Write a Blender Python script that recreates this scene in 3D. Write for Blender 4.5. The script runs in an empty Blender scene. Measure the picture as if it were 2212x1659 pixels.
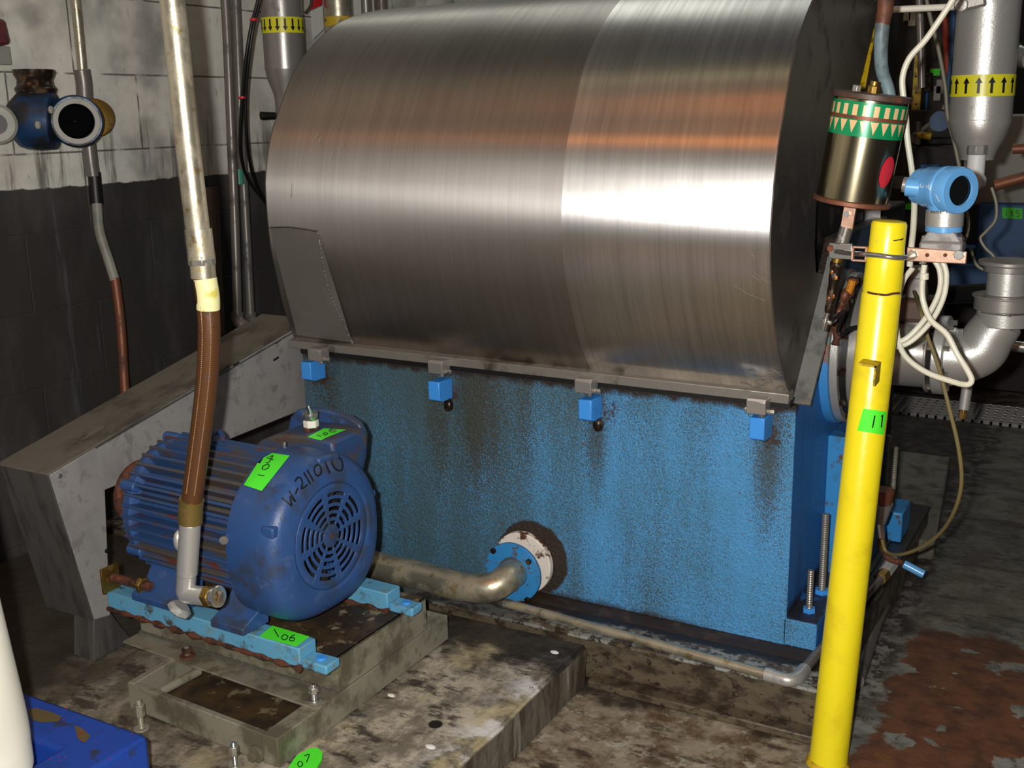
import bpy, bmesh, math, random
from mathutils import Vector, Matrix, noise
from mathutils.bvhtree import BVHTree
random.seed(7)
S = bpy.context.scene
COL = S.collection
# ------------------------------------------------------------------ camera
CAM = Vector((0, 0, 1.5)); F = 2407.078; CX, CY = 1106.0, 829.5
R3 = Matrix(((0.87190723, 0.10140076, -0.47905707), (0.48935263, -0.21571534, 0.84498574),
             (-0.01765776, -0.97117701, -0.2377045)))       # image right / down / forward -> world
r0 = R3.col[0].normalized(); f0 = R3.col[2].normalized(); d0 = f0.cross(r0).normalized(); r0 = d0.cross(f0)
cd = bpy.data.cameras.new('camera'); cam = bpy.data.objects.new('camera', cd); COL.objects.link(cam)
cd.sensor_width = 36; cd.lens = F / 2212 * 36; cd.clip_start = .05
m = Matrix((r0, -d0, -f0)).transposed().to_4x4(); m.translation = CAM
cam.matrix_world = m; S.camera = cam
# ------------------------------------------------------------------ world, lamps, exposure
w = bpy.data.worlds.new('world'); S.world = w; w.use_nodes = True
w.node_tree.nodes['Background'].inputs[0].default_value = (.9, .95, 1, 1)
w.node_tree.nodes['Background'].inputs[1].default_value = .04
vs = S.view_settings; vs.view_transform = 'Standard'; vs.look = 'None'; vs.gamma = 1; vs.use_curve_mapping = False
vs.exposure = 0.18
def lamp(name, kind, loc, power, col, size=.1, sy=None, aim=None):
    l = bpy.data.lights.new(name, kind); l.energy = power; l.color = col
    if kind == 'AREA':
        l.size = size
        if sy: l.shape = 'RECTANGLE'; l.size_y = sy
    else: l.shadow_soft_size = size
    o = bpy.data.objects.new(name, l); COL.objects.link(o); o.location = loc
    if aim is not None: o.rotation_euler = (Vector(aim) - Vector(loc)).to_track_quat('-Z', 'Y').to_euler()
    return o
flash_pos = CAM - r0 * .075 - d0 * .03
lamp('camera_flash', 'POINT', flash_pos, 250, (1, .985, .96), .018)
lamp('fluorescent_ceiling_lamp', 'AREA', (-2.5, 4.4, 4.4), 9, (.95, 1, .93), 1.3, .25, (-2.6, 3.0, 0))
lamp('fluorescent_ceiling_lamp', 'AREA', (-.4, 7.2, 4.2), 14, (.93, 1, .95), 1.3, .25, (-.4, 6.0, 0))
lamp('sodium_ceiling_lamp', 'AREA', (-1.5, -1.05, 4.6), 14, (1, .30, .04), .12, .12, (-1.1, 2.4, 1.4))
lamp('mercury_ceiling_lamp', 'AREA', (-1.3, .85, 4.6), 1.8, (1, .85, .40), .12, .12, (-1.1, 2.5, 1.5))

# ------------------------------------------------------------------ measuring
def ray(px, py): return r0 * (px - CX) + d0 * (py - CY) + f0 * F
def P(px, py, **k):                       # where the sight line of a measured spot meets X, Y or Z = value
    (a, v), = k.items(); i = 'XYZ'.index(a); r = ray(px, py)
    return CAM + r * ((v - CAM[i]) / r[i])
def V(*a): return Vector(a)

# ------------------------------------------------------------------ mesh builder
def smooth_path(pts, n=6):
    pts = [Vector(p) for p in pts]
    if len(pts) < 3: return pts
    q = [pts[0] * 2 - pts[1]] + pts + [pts[-1] * 2 - pts[-2]]; out = []
    for i in range(1, len(q) - 2):
        a, b, c, d = q[i-1:i+3]
        for k in range(n):
            t = k / n
            out.append(.5 * ((2*b) + (c-a)*t + (2*a-5*b+4*c-d)*t*t + (-a+3*b-3*c+d)*t**3))
    out.append(pts[-1]); return out
class MB:
    def __init__(s, M=None): s.v = []; s.f = []; s.M = M
    def add(s, vs, fs):
        b = len(s.v); s.v += [(s.M @ Vector(p)) if s.M else Vector(p) for p in vs]
        s.f += [tuple(b + i for i in f) for f in fs]; return s
    def box(s, a, b):
        x0, y0, z0 = a; x1, y1, z1 = b
        return s.add([(x0,y0,z0),(x1,y0,z0),(x1,y1,z0),(x0,y1,z0),(x0,y0,z1),(x1,y0,z1),(x1,y1,z1),(x0,y1,z1)],
                     [(0,3,2,1),(4,5,6,7),(0,1,5,4),(1,2,6,5),(2,3,7,6),(3,0,4,7)])
    def hexa(s, lo, hi):                   # two quads, lower and upper
        return s.add(list(lo) + list(hi), [(0,3,2,1),(4,5,6,7),(0,1,5,4),(1,2,6,5),(2,3,7,6),(3,0,4,7)])
    def bar(s, a, b, w, h, up=(0,0,1)):    # rectangular bar from a to b
        a, b, up = Vector(a), Vector(b), Vector(up); d = (b-a).normalized(); sd = d.cross(up).normalized(); u = sd.cross(d)
        o = [sd*x*w/2 + u*y*h/2 for x, y in ((-1,-1),(1,-1),(1,1),(-1,1))]
        return s.hexa([a+k for k in o], [b+k for k in o])
    def prism(s, poly, ax, a, b):          # polygon in the two other axes, extruded along ax
        n = len(poly)
        def mk(p, t):
            l = list(p); l.insert(ax, t); return l
        vs = [mk(p, a) for p in poly] + [mk(p, b) for p in poly]
        return s.add(vs, [tuple(range(n))[::-1], tuple(range(n, 2*n))] + [(i, (i+1)%n, n+(i+1)%n, n+i) for i in range(n)])
    def lathe(s, prof, o, d, n=32, cap=True):   # prof: (distance along d, radius)
        o, d = Vector(o), Vector(d).normalized(); a = d.orthogonal().normalized(); b = d.cross(a); vs = []
        for t, r in prof:
            for k in range(n):
                g = 2*math.pi*k/n; vs.append(o + d*t + (a*math.cos(g) + b*math.sin(g))*r)
        fs = [(i*n+k, i*n+(k+1)%n, (i+1)*n+(k+1)%n, (i+1)*n+k) for i in range(len(prof)-1) for k in range(n)]
        if cap: fs += [tuple(range(n))[::-1], tuple(range((len(prof)-1)*n, len(prof)*n))]
        return s.add(vs, fs)
    def cyl(s, a, b, r, r2=None, n=28):
        a, b = Vector(a), Vector(b); L = (b-a).length
        return s.lathe([(0, r), (L, r if r2 is None else r2)], a, b-a, n)
    def hexn(s, a, b, r): return s.cyl(a, b, r, None, 6)
    def rod(s, a, b, r, pitch=.003):       # threaded rod
        a, b = Vector(a), Vector(b); L = (b-a).length; k = int(L/pitch)
        return s.lathe([(L*i/(2*k), r if i % 2 else r*.84) for i in range(2*k+1)], a, b-a, 14)
    def tube(s, pts, r, n=12, sm=6, rf=None):
        pts = smooth_path(pts, sm) if sm else [Vector(p) for p in pts]
        vs = []; N = len(pts); up = None
        for i, p in enumerate(pts):
            d = (pts[min(i+1, N-1)] - pts[max(i-1, 0)]).normalized()
            if up is None: up = d.orthogonal().normalized()
            up = (up - d*up.dot(d)).normalized(); sd = d.cross(up)
            rr = rf(i/(N-1)) if rf else r
            for k in range(n):
                g = 2*math.pi*k/n; vs.append(p + (up*math.cos(g) + sd*math.sin(g))*rr)
        fs = [(i*n+k, i*n+(k+1)%n, (i+1)*n+(k+1)%n, (i+1)*n+k) for i in range(N-1) for k in range(n)]
        fs += [tuple(range(n))[::-1], tuple(range((N-1)*n, N*n))]
        return s.add(vs, fs)
    def sphere(s, c, r, n=20, sc=(1,1,1)):
        c = Vector(c); pr = []
        for i in range(1, n//2):
            g = math.pi*i/(n//2)
            pr.append((-math.cos(g)*r, math.sin(g)*r))
        b = MB().lathe(pr, (0,0,0), (0,0,1), n)
        return s.add([c + Vector((p.x*sc[0], p.y*sc[1], p.z*sc[2])) for p in b.v], b.f)
    def bvh(s): return BVHTree.FromPolygons([tuple(p) for p in s.v], s.f)
    def build(s, name, mat, parent=None, bevel=0, ang=35, **tags):
        me = bpy.data.meshes.new(name)
        inv = wmat(parent).inverted() if parent else Matrix()
        me.from_pydata([tuple(inv @ p) for p in s.v], [], s.f); me.update()
        bm = bmesh.new(); bm.from_mesh(me); bmesh.ops.recalc_face_normals(bm, faces=bm.faces); bm.to_mesh(me); bm.free()
        for p in me.polygons: p.use_smooth = True
        me.set_sharp_from_angle(angle=math.radians(ang))
        me.materials.append(mat); o = bpy.data.objects.new(name, me); COL.objects.link(o)
        if parent: o.parent = parent
        if bevel:
            b = o.modifiers.new('bevel', 'BEVEL'); b.width = bevel; b.segments = 2; b.limit_method = 'ANGLE'; b.angle_limit = .6
            b.harden_normals = False
        for k, v in tags.items(): o[k] = v
        return o
def wmat(o):
    M = Matrix.Translation(o.location)
    return wmat(o.parent) @ M if o.parent else M
def thing(name, loc, label, cat, group=None):
    o = bpy.data.objects.new(name, None); COL.objects.link(o); o.location = loc; o.empty_display_size = .05
    o['label'] = label; o['category'] = cat
    if group: o['group'] = group
    return o
# marks and stickers that lie on a surface: each spot is dropped on the surface along its sight line
def hit(bvh, px, py, off):
    r = ray(px, py).normalized(); h = bvh.ray_cast(CAM, r)
    if h[0] is None: return None
    n = h[1] if h[1].dot(r) < 0 else -h[1]
    return h[0] + n * off
def sticker(quad, bvh, nu=10, nv=6, off=.0012):
    mb = MB(); a, b, c, d = [Vector(q) for q in quad]; vs = []; last = None
    for j in range(nv+1):
        for i in range(nu+1):
            u, v = i/nu, j/nv; p = (a*(1-u)+b*u)*(1-v) + (d*(1-u)+c*u)*v
            vs.append(hit(bvh, p.x, p.y, off))
    for i, h in enumerate(vs):
        if h is None: vs[i] = next((vs[j] for d in range(1, len(vs)) for j in (i-d, i+d) if 0 <= j < len(vs) and vs[j] is not None), V(0, 0, -1))
    return mb.add(vs, [(j*(nu+1)+i, j*(nu+1)+i+1, (j+1)*(nu+1)+i+1, (j+1)*(nu+1)+i) for j in range(nv) for i in range(nu)])
def ink(strokes, bvh, wd, off=.0022, mb=None):
    mb = mb or MB()
    for st in strokes:
        q = [Vector((x, y, 0)) for x, y in st]; q = smooth_path(q, 5) if len(q) > 2 else [q[0].lerp(q[1], t/4) for t in range(5)]
        vs = []
        for i, p in enumerate(q):
            d = (q[min(i+1, len(q)-1)] - q[max(i-1, 0)]).normalized(); s = Vector((-d.y, d.x, 0))*wd/2
            for k in (-1, 1):
                h = hit(bvh, p.x + s.x*k, p.y + s.y*k, off)
                if h is None: break
                vs.append(h)
        n = len(vs)//2
        mb.add(vs[:2*n], [(2*i, 2*i+1, 2*i+3, 2*i+2) for i in range(n-1)])
    return mb

# ------------------------------------------------------------------ materials
def lin(h):
    if not isinstance(h, str): return tuple(h) + (1,)
    c = [int(h[i:i+2], 16)/255 for i in (0, 2, 4)]
    return tuple(x/12.92 if x <= .04045 else ((x+.055)/1.055)**2.4 for x in c) + (1,)
class NT:
    def __init__(s, name):
        s.m = bpy.data.materials.new(name); s.m.use_nodes = True; s.t = s.m.node_tree; s.n = s.t.nodes
        s.b = s.n['Principled BSDF']; s.g = s.n.new('ShaderNodeNewGeometry')
        sx = s.n.new('ShaderNodeSeparateXYZ'); s.l(s.g.outputs['Position'], sx.inputs[0]); s.x, s.y, s.z = sx.outputs
        s.tc = s.n.new('ShaderNodeTexCoord')
    def l(s, a, b): s.t.links.new(a, b)
    def set(s, i, v):
        if hasattr(v, 'is_linked') or isinstance(v, bpy.types.NodeSocket): s.l(v, i)
        else: i.default_value = v
    def math(s, op, a, b=0, c=0, clamp=False):
        n = s.n.new('ShaderNodeMath'); n.operation = op; n.use_clamp = clamp
        for i, v in enumerate((a, b, c)): s.set(n.inputs[i], v)
        return n.outputs[0]
    def noise(s, scale, st=(1,1,1), det=6, rough=.6, loc=(0,0,0), dist=0):
        mp = s.n.new('ShaderNodeMapping'); mp.inputs['Scale'].default_value = st; mp.inputs['Location'].default_value = loc
        s.l(s.g.outputs['Position'], mp.inputs[0])
        n = s.n.new('ShaderNodeTexNoise'); n.inputs['Scale'].default_value = scale; n.inputs['Detail'].default_value = det
        n.inputs['Roughness'].default_value = rough; n.inputs['Distortion'].default_value = dist
        s.l(mp.outputs[0], n.inputs['Vector']); return n.outputs[0]
    def vor(s, scale, st=(1,1,1)):
        mp = s.n.new('ShaderNodeMapping'); mp.inputs['Scale'].default_value = st; s.l(s.g.outputs['Position'], mp.inputs[0])
        n = s.n.new('ShaderNodeTexVoronoi'); n.inputs['Scale'].default_value = scale; s.l(mp.outputs[0], n.inputs['Vector'])
        return n.outputs['Distance']
    def step(s, v, lo, hi):
        n = s.n.new('ShaderNodeMapRange'); n.interpolation_type = 'SMOOTHSTEP'
        s.set(n.inputs['Value'], v); n.inputs['From Min'].default_value = lo; n.inputs['From Max'].default_value = hi
        return n.outputs[0]
    def gauss(s, v, c, wd):
        d = s.math('DIVIDE', s.math('SUBTRACT', v, c), wd)
        return s.math('EXPONENT', s.math('MULTIPLY', s.math('MULTIPLY', d, d), -1))
    def mul(s, a, b): return s.math('MULTIPLY', a, b, clamp=True)
    def mix(s, f, a, b):
        n = s.n.new('ShaderNodeMix'); n.data_type = 'RGBA'
        s.set(n.inputs[0], f)
        for i, v in ((6, a), (7, b)):
            if isinstance(v, bpy.types.NodeSocket): s.l(v, n.inputs[i])
            else: n.inputs[i].default_value = lin(v)
        return n.outputs[2]
    def bump(s, h, st, d=.002):
        n = s.n.new('ShaderNodeBump'); n.inputs['Strength'].default_value = st; n.inputs['Distance'].default_value = d
        s.l(h, n.inputs['Height']); s.l(n.outputs[0], s.b.inputs['Normal'])
    def fin(s, col, rough=.5, metal=0, spec=.5):
        if isinstance(col, bpy.types.NodeSocket): s.l(col, s.b.inputs['Base Color'])
        else: s.b.inputs['Base Color'].default_value = lin(col)
        s.set(s.b.inputs['Roughness'], rough); s.set(s.b.inputs['Metallic'], metal)
        s.b.inputs['Specular IOR Level'].default_value = spec; return s.m
def simple(name, col, rough=.5, metal=0, dirt=None, sc=18, lo=.5, hi=.65, bump=.15, bs=120, dirt2=None, st=(1,1,1)):
    t = NT(name); c = t.mix(0., col, col)
    rr = rough; mm = metal
    if dirt:
        k = t.step(t.noise(sc, st), lo, hi); c = t.mix(k, c, dirt)
        if metal: mm = t.math('SUBTRACT', metal, t.mul(k, metal*.8)); rr = t.math('ADD', rough, t.mul(k, .25))
    if dirt2: c = t.mix(t.step(t.noise(sc*2.7, st, loc=(3, 7, 1)), *((.70, .78) if name.startswith('yellow_g') else (.56, .66))), c, dirt2)
    if bump: t.bump(t.noise(bs), bump)
    return t.fin(c, rr, mm)

def m_wall():
    t = NT('painted_block_wall')
    n1 = t.noise(5); edge = t.math('ADD', t.z, t.math('MULTIPLY', t.math('SUBTRACT', t.noise(9), .5), .035))
    c = t.mix(t.step(n1, .35, .7), 'dad6ca', 'b8b4a9')
    drip = t.step(t.noise(14, (1, 1, .09), 8, .7), .50, .64); c = t.mix(t.mul(drip, t.step(t.z, 1.62, 1.30)), c, '6d6b64')
    c = t.mix(t.mul(t.step(t.noise(30, (1,1,.3), 8, .8), .56, .70), .6), c, '5f5d58')
    c = t.mix(t.mul(t.step(t.noise(2.2, (1, 1, 1), 4, .6, (4, 1, 1)), .52, .66), .55), c, '6f6e69')
    cb = t.n.new('ShaderNodeCombineXYZ'); t.l(t.y, cb.inputs[0]); t.l(t.math('ADD', t.z, .105), cb.inputs[1])
    br = t.n.new('ShaderNodeTexBrick'); t.l(cb.outputs[0], br.inputs[0])
    for k, v in (('Scale', 1), ('Mortar Size', .0035), ('Mortar Smooth', .3), ('Brick Width', .52), ('Row Height', .25)): br.inputs[k].default_value = v
    mort = t.mul(br.outputs['Fac'], t.step(t.noise(7), .36, .52)); low = t.step(edge, 1.288, 1.282)
    c = t.mix(t.mul(mort, .8), c, '3d3b38')
    dk = t.mix(t.step(t.noise(4, (1, 1, .35)), .4, .72), '35322f', '504d4a')
    dk = t.mix(t.mul(t.step(t.noise(9, (1, 1.6, .12), 6, .6), .60, .70), .55), dk, '5c6163')
    c = t.mix(low, c, dk)
    t.bump(t.math('ADD', t.math('MULTIPLY', t.noise(40), .5), t.math('MULTIPLY', mort, -1.5)), .5, .004)
    return t.fin(c, t.math('SUBTRACT', .75, t.mul(low, .22)), 0, .4)
def m_floor():
    t = NT('stained_concrete_floor'); n = t.noise(9, (1, 1, 1), 10, .72)
    c = t.mix(t.step(n, .38, .62), '84837a', '5c5950')
    c = t.mix(t.mul(t.step(t.noise(26, (1, 1, 1), 8, .8), .54, .62), .8), c, '35281f')
    # rust-brown worn coating on the right, with bare pale concrete showing through
    ed = t.math('ADD', t.math('MULTIPLY', t.math('SUBTRACT', t.noise(7, loc=(1, 2, 0)), .5), .55), t.y)
    rx = t.math('ADD', t.x, t.math('MULTIPLY', t.math('SUBTRACT', t.noise(8, loc=(5, 2, 0)), .5), .22))
    rust = t.mul(t.step(ed, 3.28, 3.20), t.step(rx, -.47, -.45))
    bare = t.step(t.noise(6.5, (1, 1, 1), 5, .55, (2.35, .4, 0)), .58, .60)
    rc = t.mix(t.step(t.noise(16, loc=(2, 2, 2)), .35, .7), '6e452c', '4a2f20')
    rc = t.mix(t.mul(t.step(t.noise(11, loc=(9, 1, 2)), .58, .68), .8), rc, '6e4a22')
    c = t.mix(t.mul(rust, t.math('SUBTRACT', 1, bare)), c, rc)
    # grime in front of the skid; darker towards the skid and far away
    g1 = t.mul(t.step(t.x, -.50, -.62), 1); mud = t.mix(t.step(t.noise(12, loc=(1, 8, 1), det=9, rough=.7), .36, .60), '5c4830', '958873')
    mud = t.mix(t.mul(t.step(t.noise(7, (1, 2.2, 1), 8, .75, (6, 1, 1)), .52, .62), .85), mud, '33261c')
    mud = t.mix(t.mul(t.step(t.noise(20, (1, 1, 1), 8, .7, (1, 6, 3)), .53, .63), .8), mud, 'aaa38f')
    c = t.mix(t.mul(g1, t.step(t.y, 2.9, 2.7)), c, mud)
    ds = t.math('ADD', t.math('MULTIPLY', t.math('SUBTRACT', t.noise(6, det=8), .5), .5), t.y)
    c = t.mix(t.mul(t.mul(t.step(ds, 2.40, 2.50), t.step(t.x, -.52, -.6)), .9), c, '1d1612')
    c = t.mix(t.mul(t.step(t.y, 2.9, 3.6), .55), c, '4c4338'); c = t.mix(t.mul(t.step(t.noise(12, (.35, 1, 1), 8, .75, (7, 7, 1)), .48, .62), t.mul(t.step(t.y, 2.9, 3.4), .7)), c, '2e261e')
    c = t.mix(t.mul(t.mul(t.step(rx, -.42, -.52), t.step(t.y, 2.5, 2.8)), t.step(t.noise(13, det=9, rough=.75, loc=(3, 3, 3)), .45, .54)), c, '2b221b')
    t.bump(t.noise(60, det=10), .55, .004)
    return t.fin(c, t.math('SUBTRACT', .72, t.mul(t.step(n, .5, .7), .32)), 0, .4)
def m_pad():
    t = NT('grimy_concrete_plinth'); n = t.noise(8, (1.2, .8, 1), 12, .74)
    c = t.mix(t.step(n, .40, .56), 'b3a995', '756c5c')
    c = t.mix(t.mul(t.step(t.noise(13, (.7, 1.3, 1), 10, .75, (4, 2, 1)), .50, .60), .9), c, '2e2820')
    c = t.mix(t.mul(t.step(t.noise(5.5, det=5, loc=(8, 1, 0)), .52, .62), .65), c, 'c4b58c')
    c = t.mix(t.mul(t.gauss(t.x, -1.20, .05), t.step(t.noise(9, loc=(1, 1, 5)), .47, .58)), c, 'd6d2cc')
    dk = t.mix(t.step(t.noise(22, det=8, rough=.75), .56, .70), '1b1815', '3c3834')
    rx = t.math('ADD', t.x, t.math('MULTIPLY', t.math('SUBTRACT', t.noise(6), .5), .35))
    c = t.mix(t.mul(t.step(rx, -2.14, -2.34), .95), c, dk)
    bk = t.math('ADD', t.math('MULTIPLY', t.math('SUBTRACT', t.noise(9, det=8), .5), .4), t.y)
    c = t.mix(t.mul(t.step(bk, 2.20, 2.33), .93), c, '211a14')
    c = t.mix(t.mul(t.step(rx, -1.52, -1.62), .45), c, '453c30')
    side = t.step(t.z, .112, .105)
    sd = t.mix(t.step(t.noise(11, (1, 1, .25), 8, .7), .40, .6), '43392a', '6f675a')
    sd = t.mix(t.mul(t.step(t.noise(7, (1, 1, .15), 4, .6, (2, 5, 1)), .56, .64), .85), sd, 'a5a08f')
    c = t.mix(side, c, sd)
    dot = t.mul(t.gauss(t.x, -1.315, .02), t.gauss(t.y, 1.93, .02)); c = t.mix(t.step(dot, .35, .6), c, '1a120e')
    t.bump(t.noise(70, det=10), .7, .004)
    return t.fin(c, t.math('SUBTRACT', .8, t.mul(t.step(n, .5, .7), .3)), 0, .4)
def m_vat():
    t = NT('weathered_blue_paint')
    c = t.mix(t.step(t.noise(3), .35, .65), '4d9bd6', '4790c0')
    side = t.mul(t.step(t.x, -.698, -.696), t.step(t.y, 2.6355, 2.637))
    # greasy film: fine speckle, stronger to the left and the top
    film = t.math('ADD', t.math('MULTIPLY', t.noise(330, (1, 1, .7), 3, .7), .80), t.math('MULTIPLY', t.noise(8, (1, 1, .14), 4, .55), .30))
    grad = t.math('ADD', t.math('MULTIPLY', t.step(t.x, -.85, -1.75), .15), t.math('MULTIPLY', t.step(t.z, .5, .8), .05))
    k = t.step(t.math('ADD', film, grad), .525, .72)
    c = t.mix(t.mul(k, .95), c, '405557')
    st = None
    for xc, wd, a in ((-1.60, .10, 1), (-1.235, .045, .9), (-.765, .05, .9), (-1.74, .05, .8), (-2.15, .06, .8), (-1.45, .05, .6)):
        g = t.math('MULTIPLY', t.gauss(t.x, xc, wd), a); st = g if st is None else t.math('MAXIMUM', st, g)
    st = t.mul(st, t.step(t.z, .22, .66))
    k2 = t.step(t.math('ADD', t.math('MULTIPLY', film, .8), t.math('MULTIPLY', st, .30)), .50, .70)
    c = t.mix(t.mul(k2, .85), c, '3c3a29')
    k3 = t.mul(t.step(t.noise(11, (1, 1, .5), 8, .75, (3, 1, 0)), .62, .70), .7); c = t.mix(k3, c, '5d4a30')
    c = t.mix(t.mul(t.step(t.noise(75, det=2, loc=(5, 5, 5)), .72, .75), .9), c, '6b3f22')
    lgm = None
    for xc in (-2.17, -1.705, -1.225, -.762):
        g = t.mul(t.gauss(t.x, xc, .055), t.gauss(t.z, .712, .045)); lgm = g if lgm is None else t.math('MAXIMUM', lgm, g)
    c = t.mix(t.mul(t.step(t.math('ADD', t.math('MULTIPLY', lgm, .35), t.noise(34, det=5, rough=.7, loc=(2, 2, 2))), .70, .80), .9), c, '3a2618')
    # rust band under the hood rail
    top = t.math('ADD', t.z, t.math('MULTIPLY', t.math('SUBTRACT', t.noise(22, (1, 1, .6)), .5), .05))
    c = t.mix(t.mul(t.step(top, .757, .778), t.math('SUBTRACT', 1, side)), c, '2a1d15')
    bot = t.math('ADD', t.z, t.math('MULTIPLY', t.math('SUBTRACT', t.noise(16, loc=(1, 4, 2)), .5), .05))
    c = t.mix(t.mul(t.mul(t.step(bot, .165, .145), t.step(t.x, -.85, -1.0)), .8), c, '2a2119')
    # bare ring round the drain flange
    rx = t.math('SUBTRACT', t.x, -1.435); rz = t.math('SUBTRACT', t.z, .250)
    rd = t.math('SQRT', t.math('ADD', t.math('MULTIPLY', rx, rx), t.math('MULTIPLY', rz, rz)))
    rd = t.math('ADD', rd, t.math('MULTIPLY', t.math('SUBTRACT', t.noise(30), .5), .02))
    c = t.mix(t.mul(t.step(rd, .116, .108), t.math('SUBTRACT', 1, side)), c, '30241a')
    # side plate: bare rusty steel above the paint edge
    diag = t.math('SUBTRACT', t.z, t.math('ADD', .765, t.math('MULTIPLY', t.math('SUBTRACT', t.y, 2.62), .26)))
    diag = t.math('ADD', diag, t.math('MULTIPLY', t.math('SUBTRACT', t.noise(20), .5), .05))
    rr = t.mix(t.step(t.noise(14, det=8), .45, .65), '2b1a12', '5c3018')
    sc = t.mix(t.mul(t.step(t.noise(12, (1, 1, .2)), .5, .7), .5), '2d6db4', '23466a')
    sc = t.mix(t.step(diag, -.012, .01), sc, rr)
    foot = t.mul(t.step(t.z, .262, .235), t.step(t.noise(15, det=8, loc=(1, 1, 9)), .36, .50))
    sc = t.mix(t.mul(t.mul(foot, t.step(t.z, .2195, .2200)), .95), sc, '2a2219')
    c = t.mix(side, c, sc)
    t.bump(t.math('ADD', t.math('MULTIPLY', t.noise(130, (1, 1, 1), 4, .7), 1.6), t.noise(18)), .8, .004)
    return t.fin(c, t.math('ADD', .30, t.mul(k, .25)), 0, .5)
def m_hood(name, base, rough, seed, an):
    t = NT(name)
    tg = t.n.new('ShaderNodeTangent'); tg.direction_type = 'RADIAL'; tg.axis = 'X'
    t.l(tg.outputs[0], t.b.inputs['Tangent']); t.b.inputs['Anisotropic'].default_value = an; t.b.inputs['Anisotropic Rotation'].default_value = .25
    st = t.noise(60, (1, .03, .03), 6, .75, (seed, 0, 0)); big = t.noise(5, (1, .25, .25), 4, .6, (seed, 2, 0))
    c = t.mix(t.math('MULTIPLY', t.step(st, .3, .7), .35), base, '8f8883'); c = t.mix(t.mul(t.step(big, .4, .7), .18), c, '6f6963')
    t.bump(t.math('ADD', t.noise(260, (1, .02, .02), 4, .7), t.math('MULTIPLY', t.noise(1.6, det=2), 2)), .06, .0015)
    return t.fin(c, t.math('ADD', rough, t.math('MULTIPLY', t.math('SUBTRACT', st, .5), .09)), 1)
M = {}
M['wall'] = m_wall(); M['floor'] = m_floor(); M['pad'] = m_pad(); M['vat'] = m_vat()
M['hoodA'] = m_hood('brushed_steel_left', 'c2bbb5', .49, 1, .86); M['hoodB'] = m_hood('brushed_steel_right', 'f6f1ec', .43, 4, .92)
M['steel'] = simple('dull_stainless', 'a39e98', .32, .6, '4a443d', 14, .55, .75, .1)
M['endplate'] = simple('grey_end_steel', '6d6862', .42, .85, '3a3631', 10, .5, .7, .08)
M['rail_steel'] = simple('grimy_flat_steel', '8e8980', .34, .5, '3b332a', 9, .5, .68, .12)
M['bright'] = simple('bright_plated_steel', 'd3d0c8', .22, .9, 'a09788', 30, .6, .75, .05)
M['galv'] = simple('galvanised_pipe', 'bdb59f', .36, .85, '8a7f68', 13, .45, .72, .45, 45, 'a08f66')
M['alu'] = simple('cast_aluminium', 'c0beb8', .36, .6, '77736b', 20, .58, .74, .25, 200)
M['guard'] = simple('grey_guard_paint', '8f8b87', .40, .0, '827e7a', 9, .45, .7, .6, 320, '7a7672')
M['guardtop'] = simple('scuffed_dark_guard_top', '6a6459', .42, .1, '423c33', 7, .42, .6, .25, 60, '6e675a', (1, .5, 1))
M['guardend'] = simple('brushed_guard_edge', '5e5b57', .36, .3, '3a3734', 16, .45, .65, .15, 60, None, (2, 2, .12))
M['motor'] = simple('navy_motor_paint', '2c4d80', .40, .0, '343f54', 9, .48, .64, .35, 150, '3d5580')
M['motortop'] = simple('dusty_navy_motor_paint', '28456f', .5, .0, '4a443e', 12, .44, .60, .35, 120, '5a2f22', (.35, 1.6, 1.6))
M['rail'] = simple('sky_blue_rail_paint', '5f9fc0', .42, 0, '4a4535', 13, .53, .64, .3, 90, '6b8f95')
M['rust'] = simple('rusted_steel', '5a3220', .75, .1, '2c1a12', 25, .45, .6, .6, 110, '7a3f1c')
M['sheet'] = simple('oily_rusty_sheet', '5d4b33', .38, .4, '2f241a', 9, .42, .58, .3, 60, '8a7c60')
M['frame'] = simple('oily_bare_steel', '98927f', .34, .3, '5d5645', 9, .45, .62, .2, 70, '7a745c')
M['brass'] = simple('brass', '9b7a3c', .4, .9, '5a4424', 30, .5, .7, .1)
M['yellow'] = simple('yellow_gloss_paint', 'f0dc1e', .30, 0, 'dcc21e', 8, .5, .75, .25, 60, '8f7f1c')
M['yellowdirt'] = simple('dirty_yellow_paint', 'c9a51c', .45, 0, '6f5a16', 25, .45, .62, .4, 60)
M['green'] = simple('fluorescent_green_tape', '52f030', .55, 0, None, bump=.3, bs=40)
M['greendim'] = simple('green_tape', '3cc818', .6, 0, None, bump=0)
M['ink'] = simple('black_marker_ink', '0c0d10', .45, 0, None, bump=0)
M['black'] = simple('black_rubber', '141312', .45, 0, None, bump=.1)
M['dark'] = simple('dark_machinery', '1b1714', .6, .2, '2e241b', 12, .5, .65, .3)
M['hose'] = simple('brown_braided_hose', '5c3a20', .38, .25, '4a2c17', 40, .5, .65, .0)
M['white'] = simple('white_cable', 'd4d0bb', .45, 0, 'b7b29a', 14, .55, .75, .05)
M['paleyellow'] = simple('pale_yellow_label', 'e2dea2', .5, 0, 'cfc25a', 26, .56, .62, 0)
M['cream'] = simple('cream_plastic', 'e6e2d2', .4, 0, 'cfc29c', 9, .6, .8, .05)
M['lightblue'] = simple('light_blue_enamel', '64a5dc', .28, .05, '3c82bd', 12, .5, .75, .08)
M['lug'] = simple('clean_blue_paint', '3f93e6', .35, 0, '3a84c8', 20, .6, .75, .15)
M['flange'] = simple('blue_flange_paint', '3284c0', .38, 0, '3a6c88', 14, .55, .7, .25, 90, '5b4a38')
M['gasket'] = simple('white_gasket', 'e2d9cb', .6, 0, '5a3524', 20, .52, .6, .3)
M['tray'] = simple('blue_plastic_tray', '1a409a', .42, 0, '1c3476', 9, .5, .7, .15, 40, '2b3350')
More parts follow.
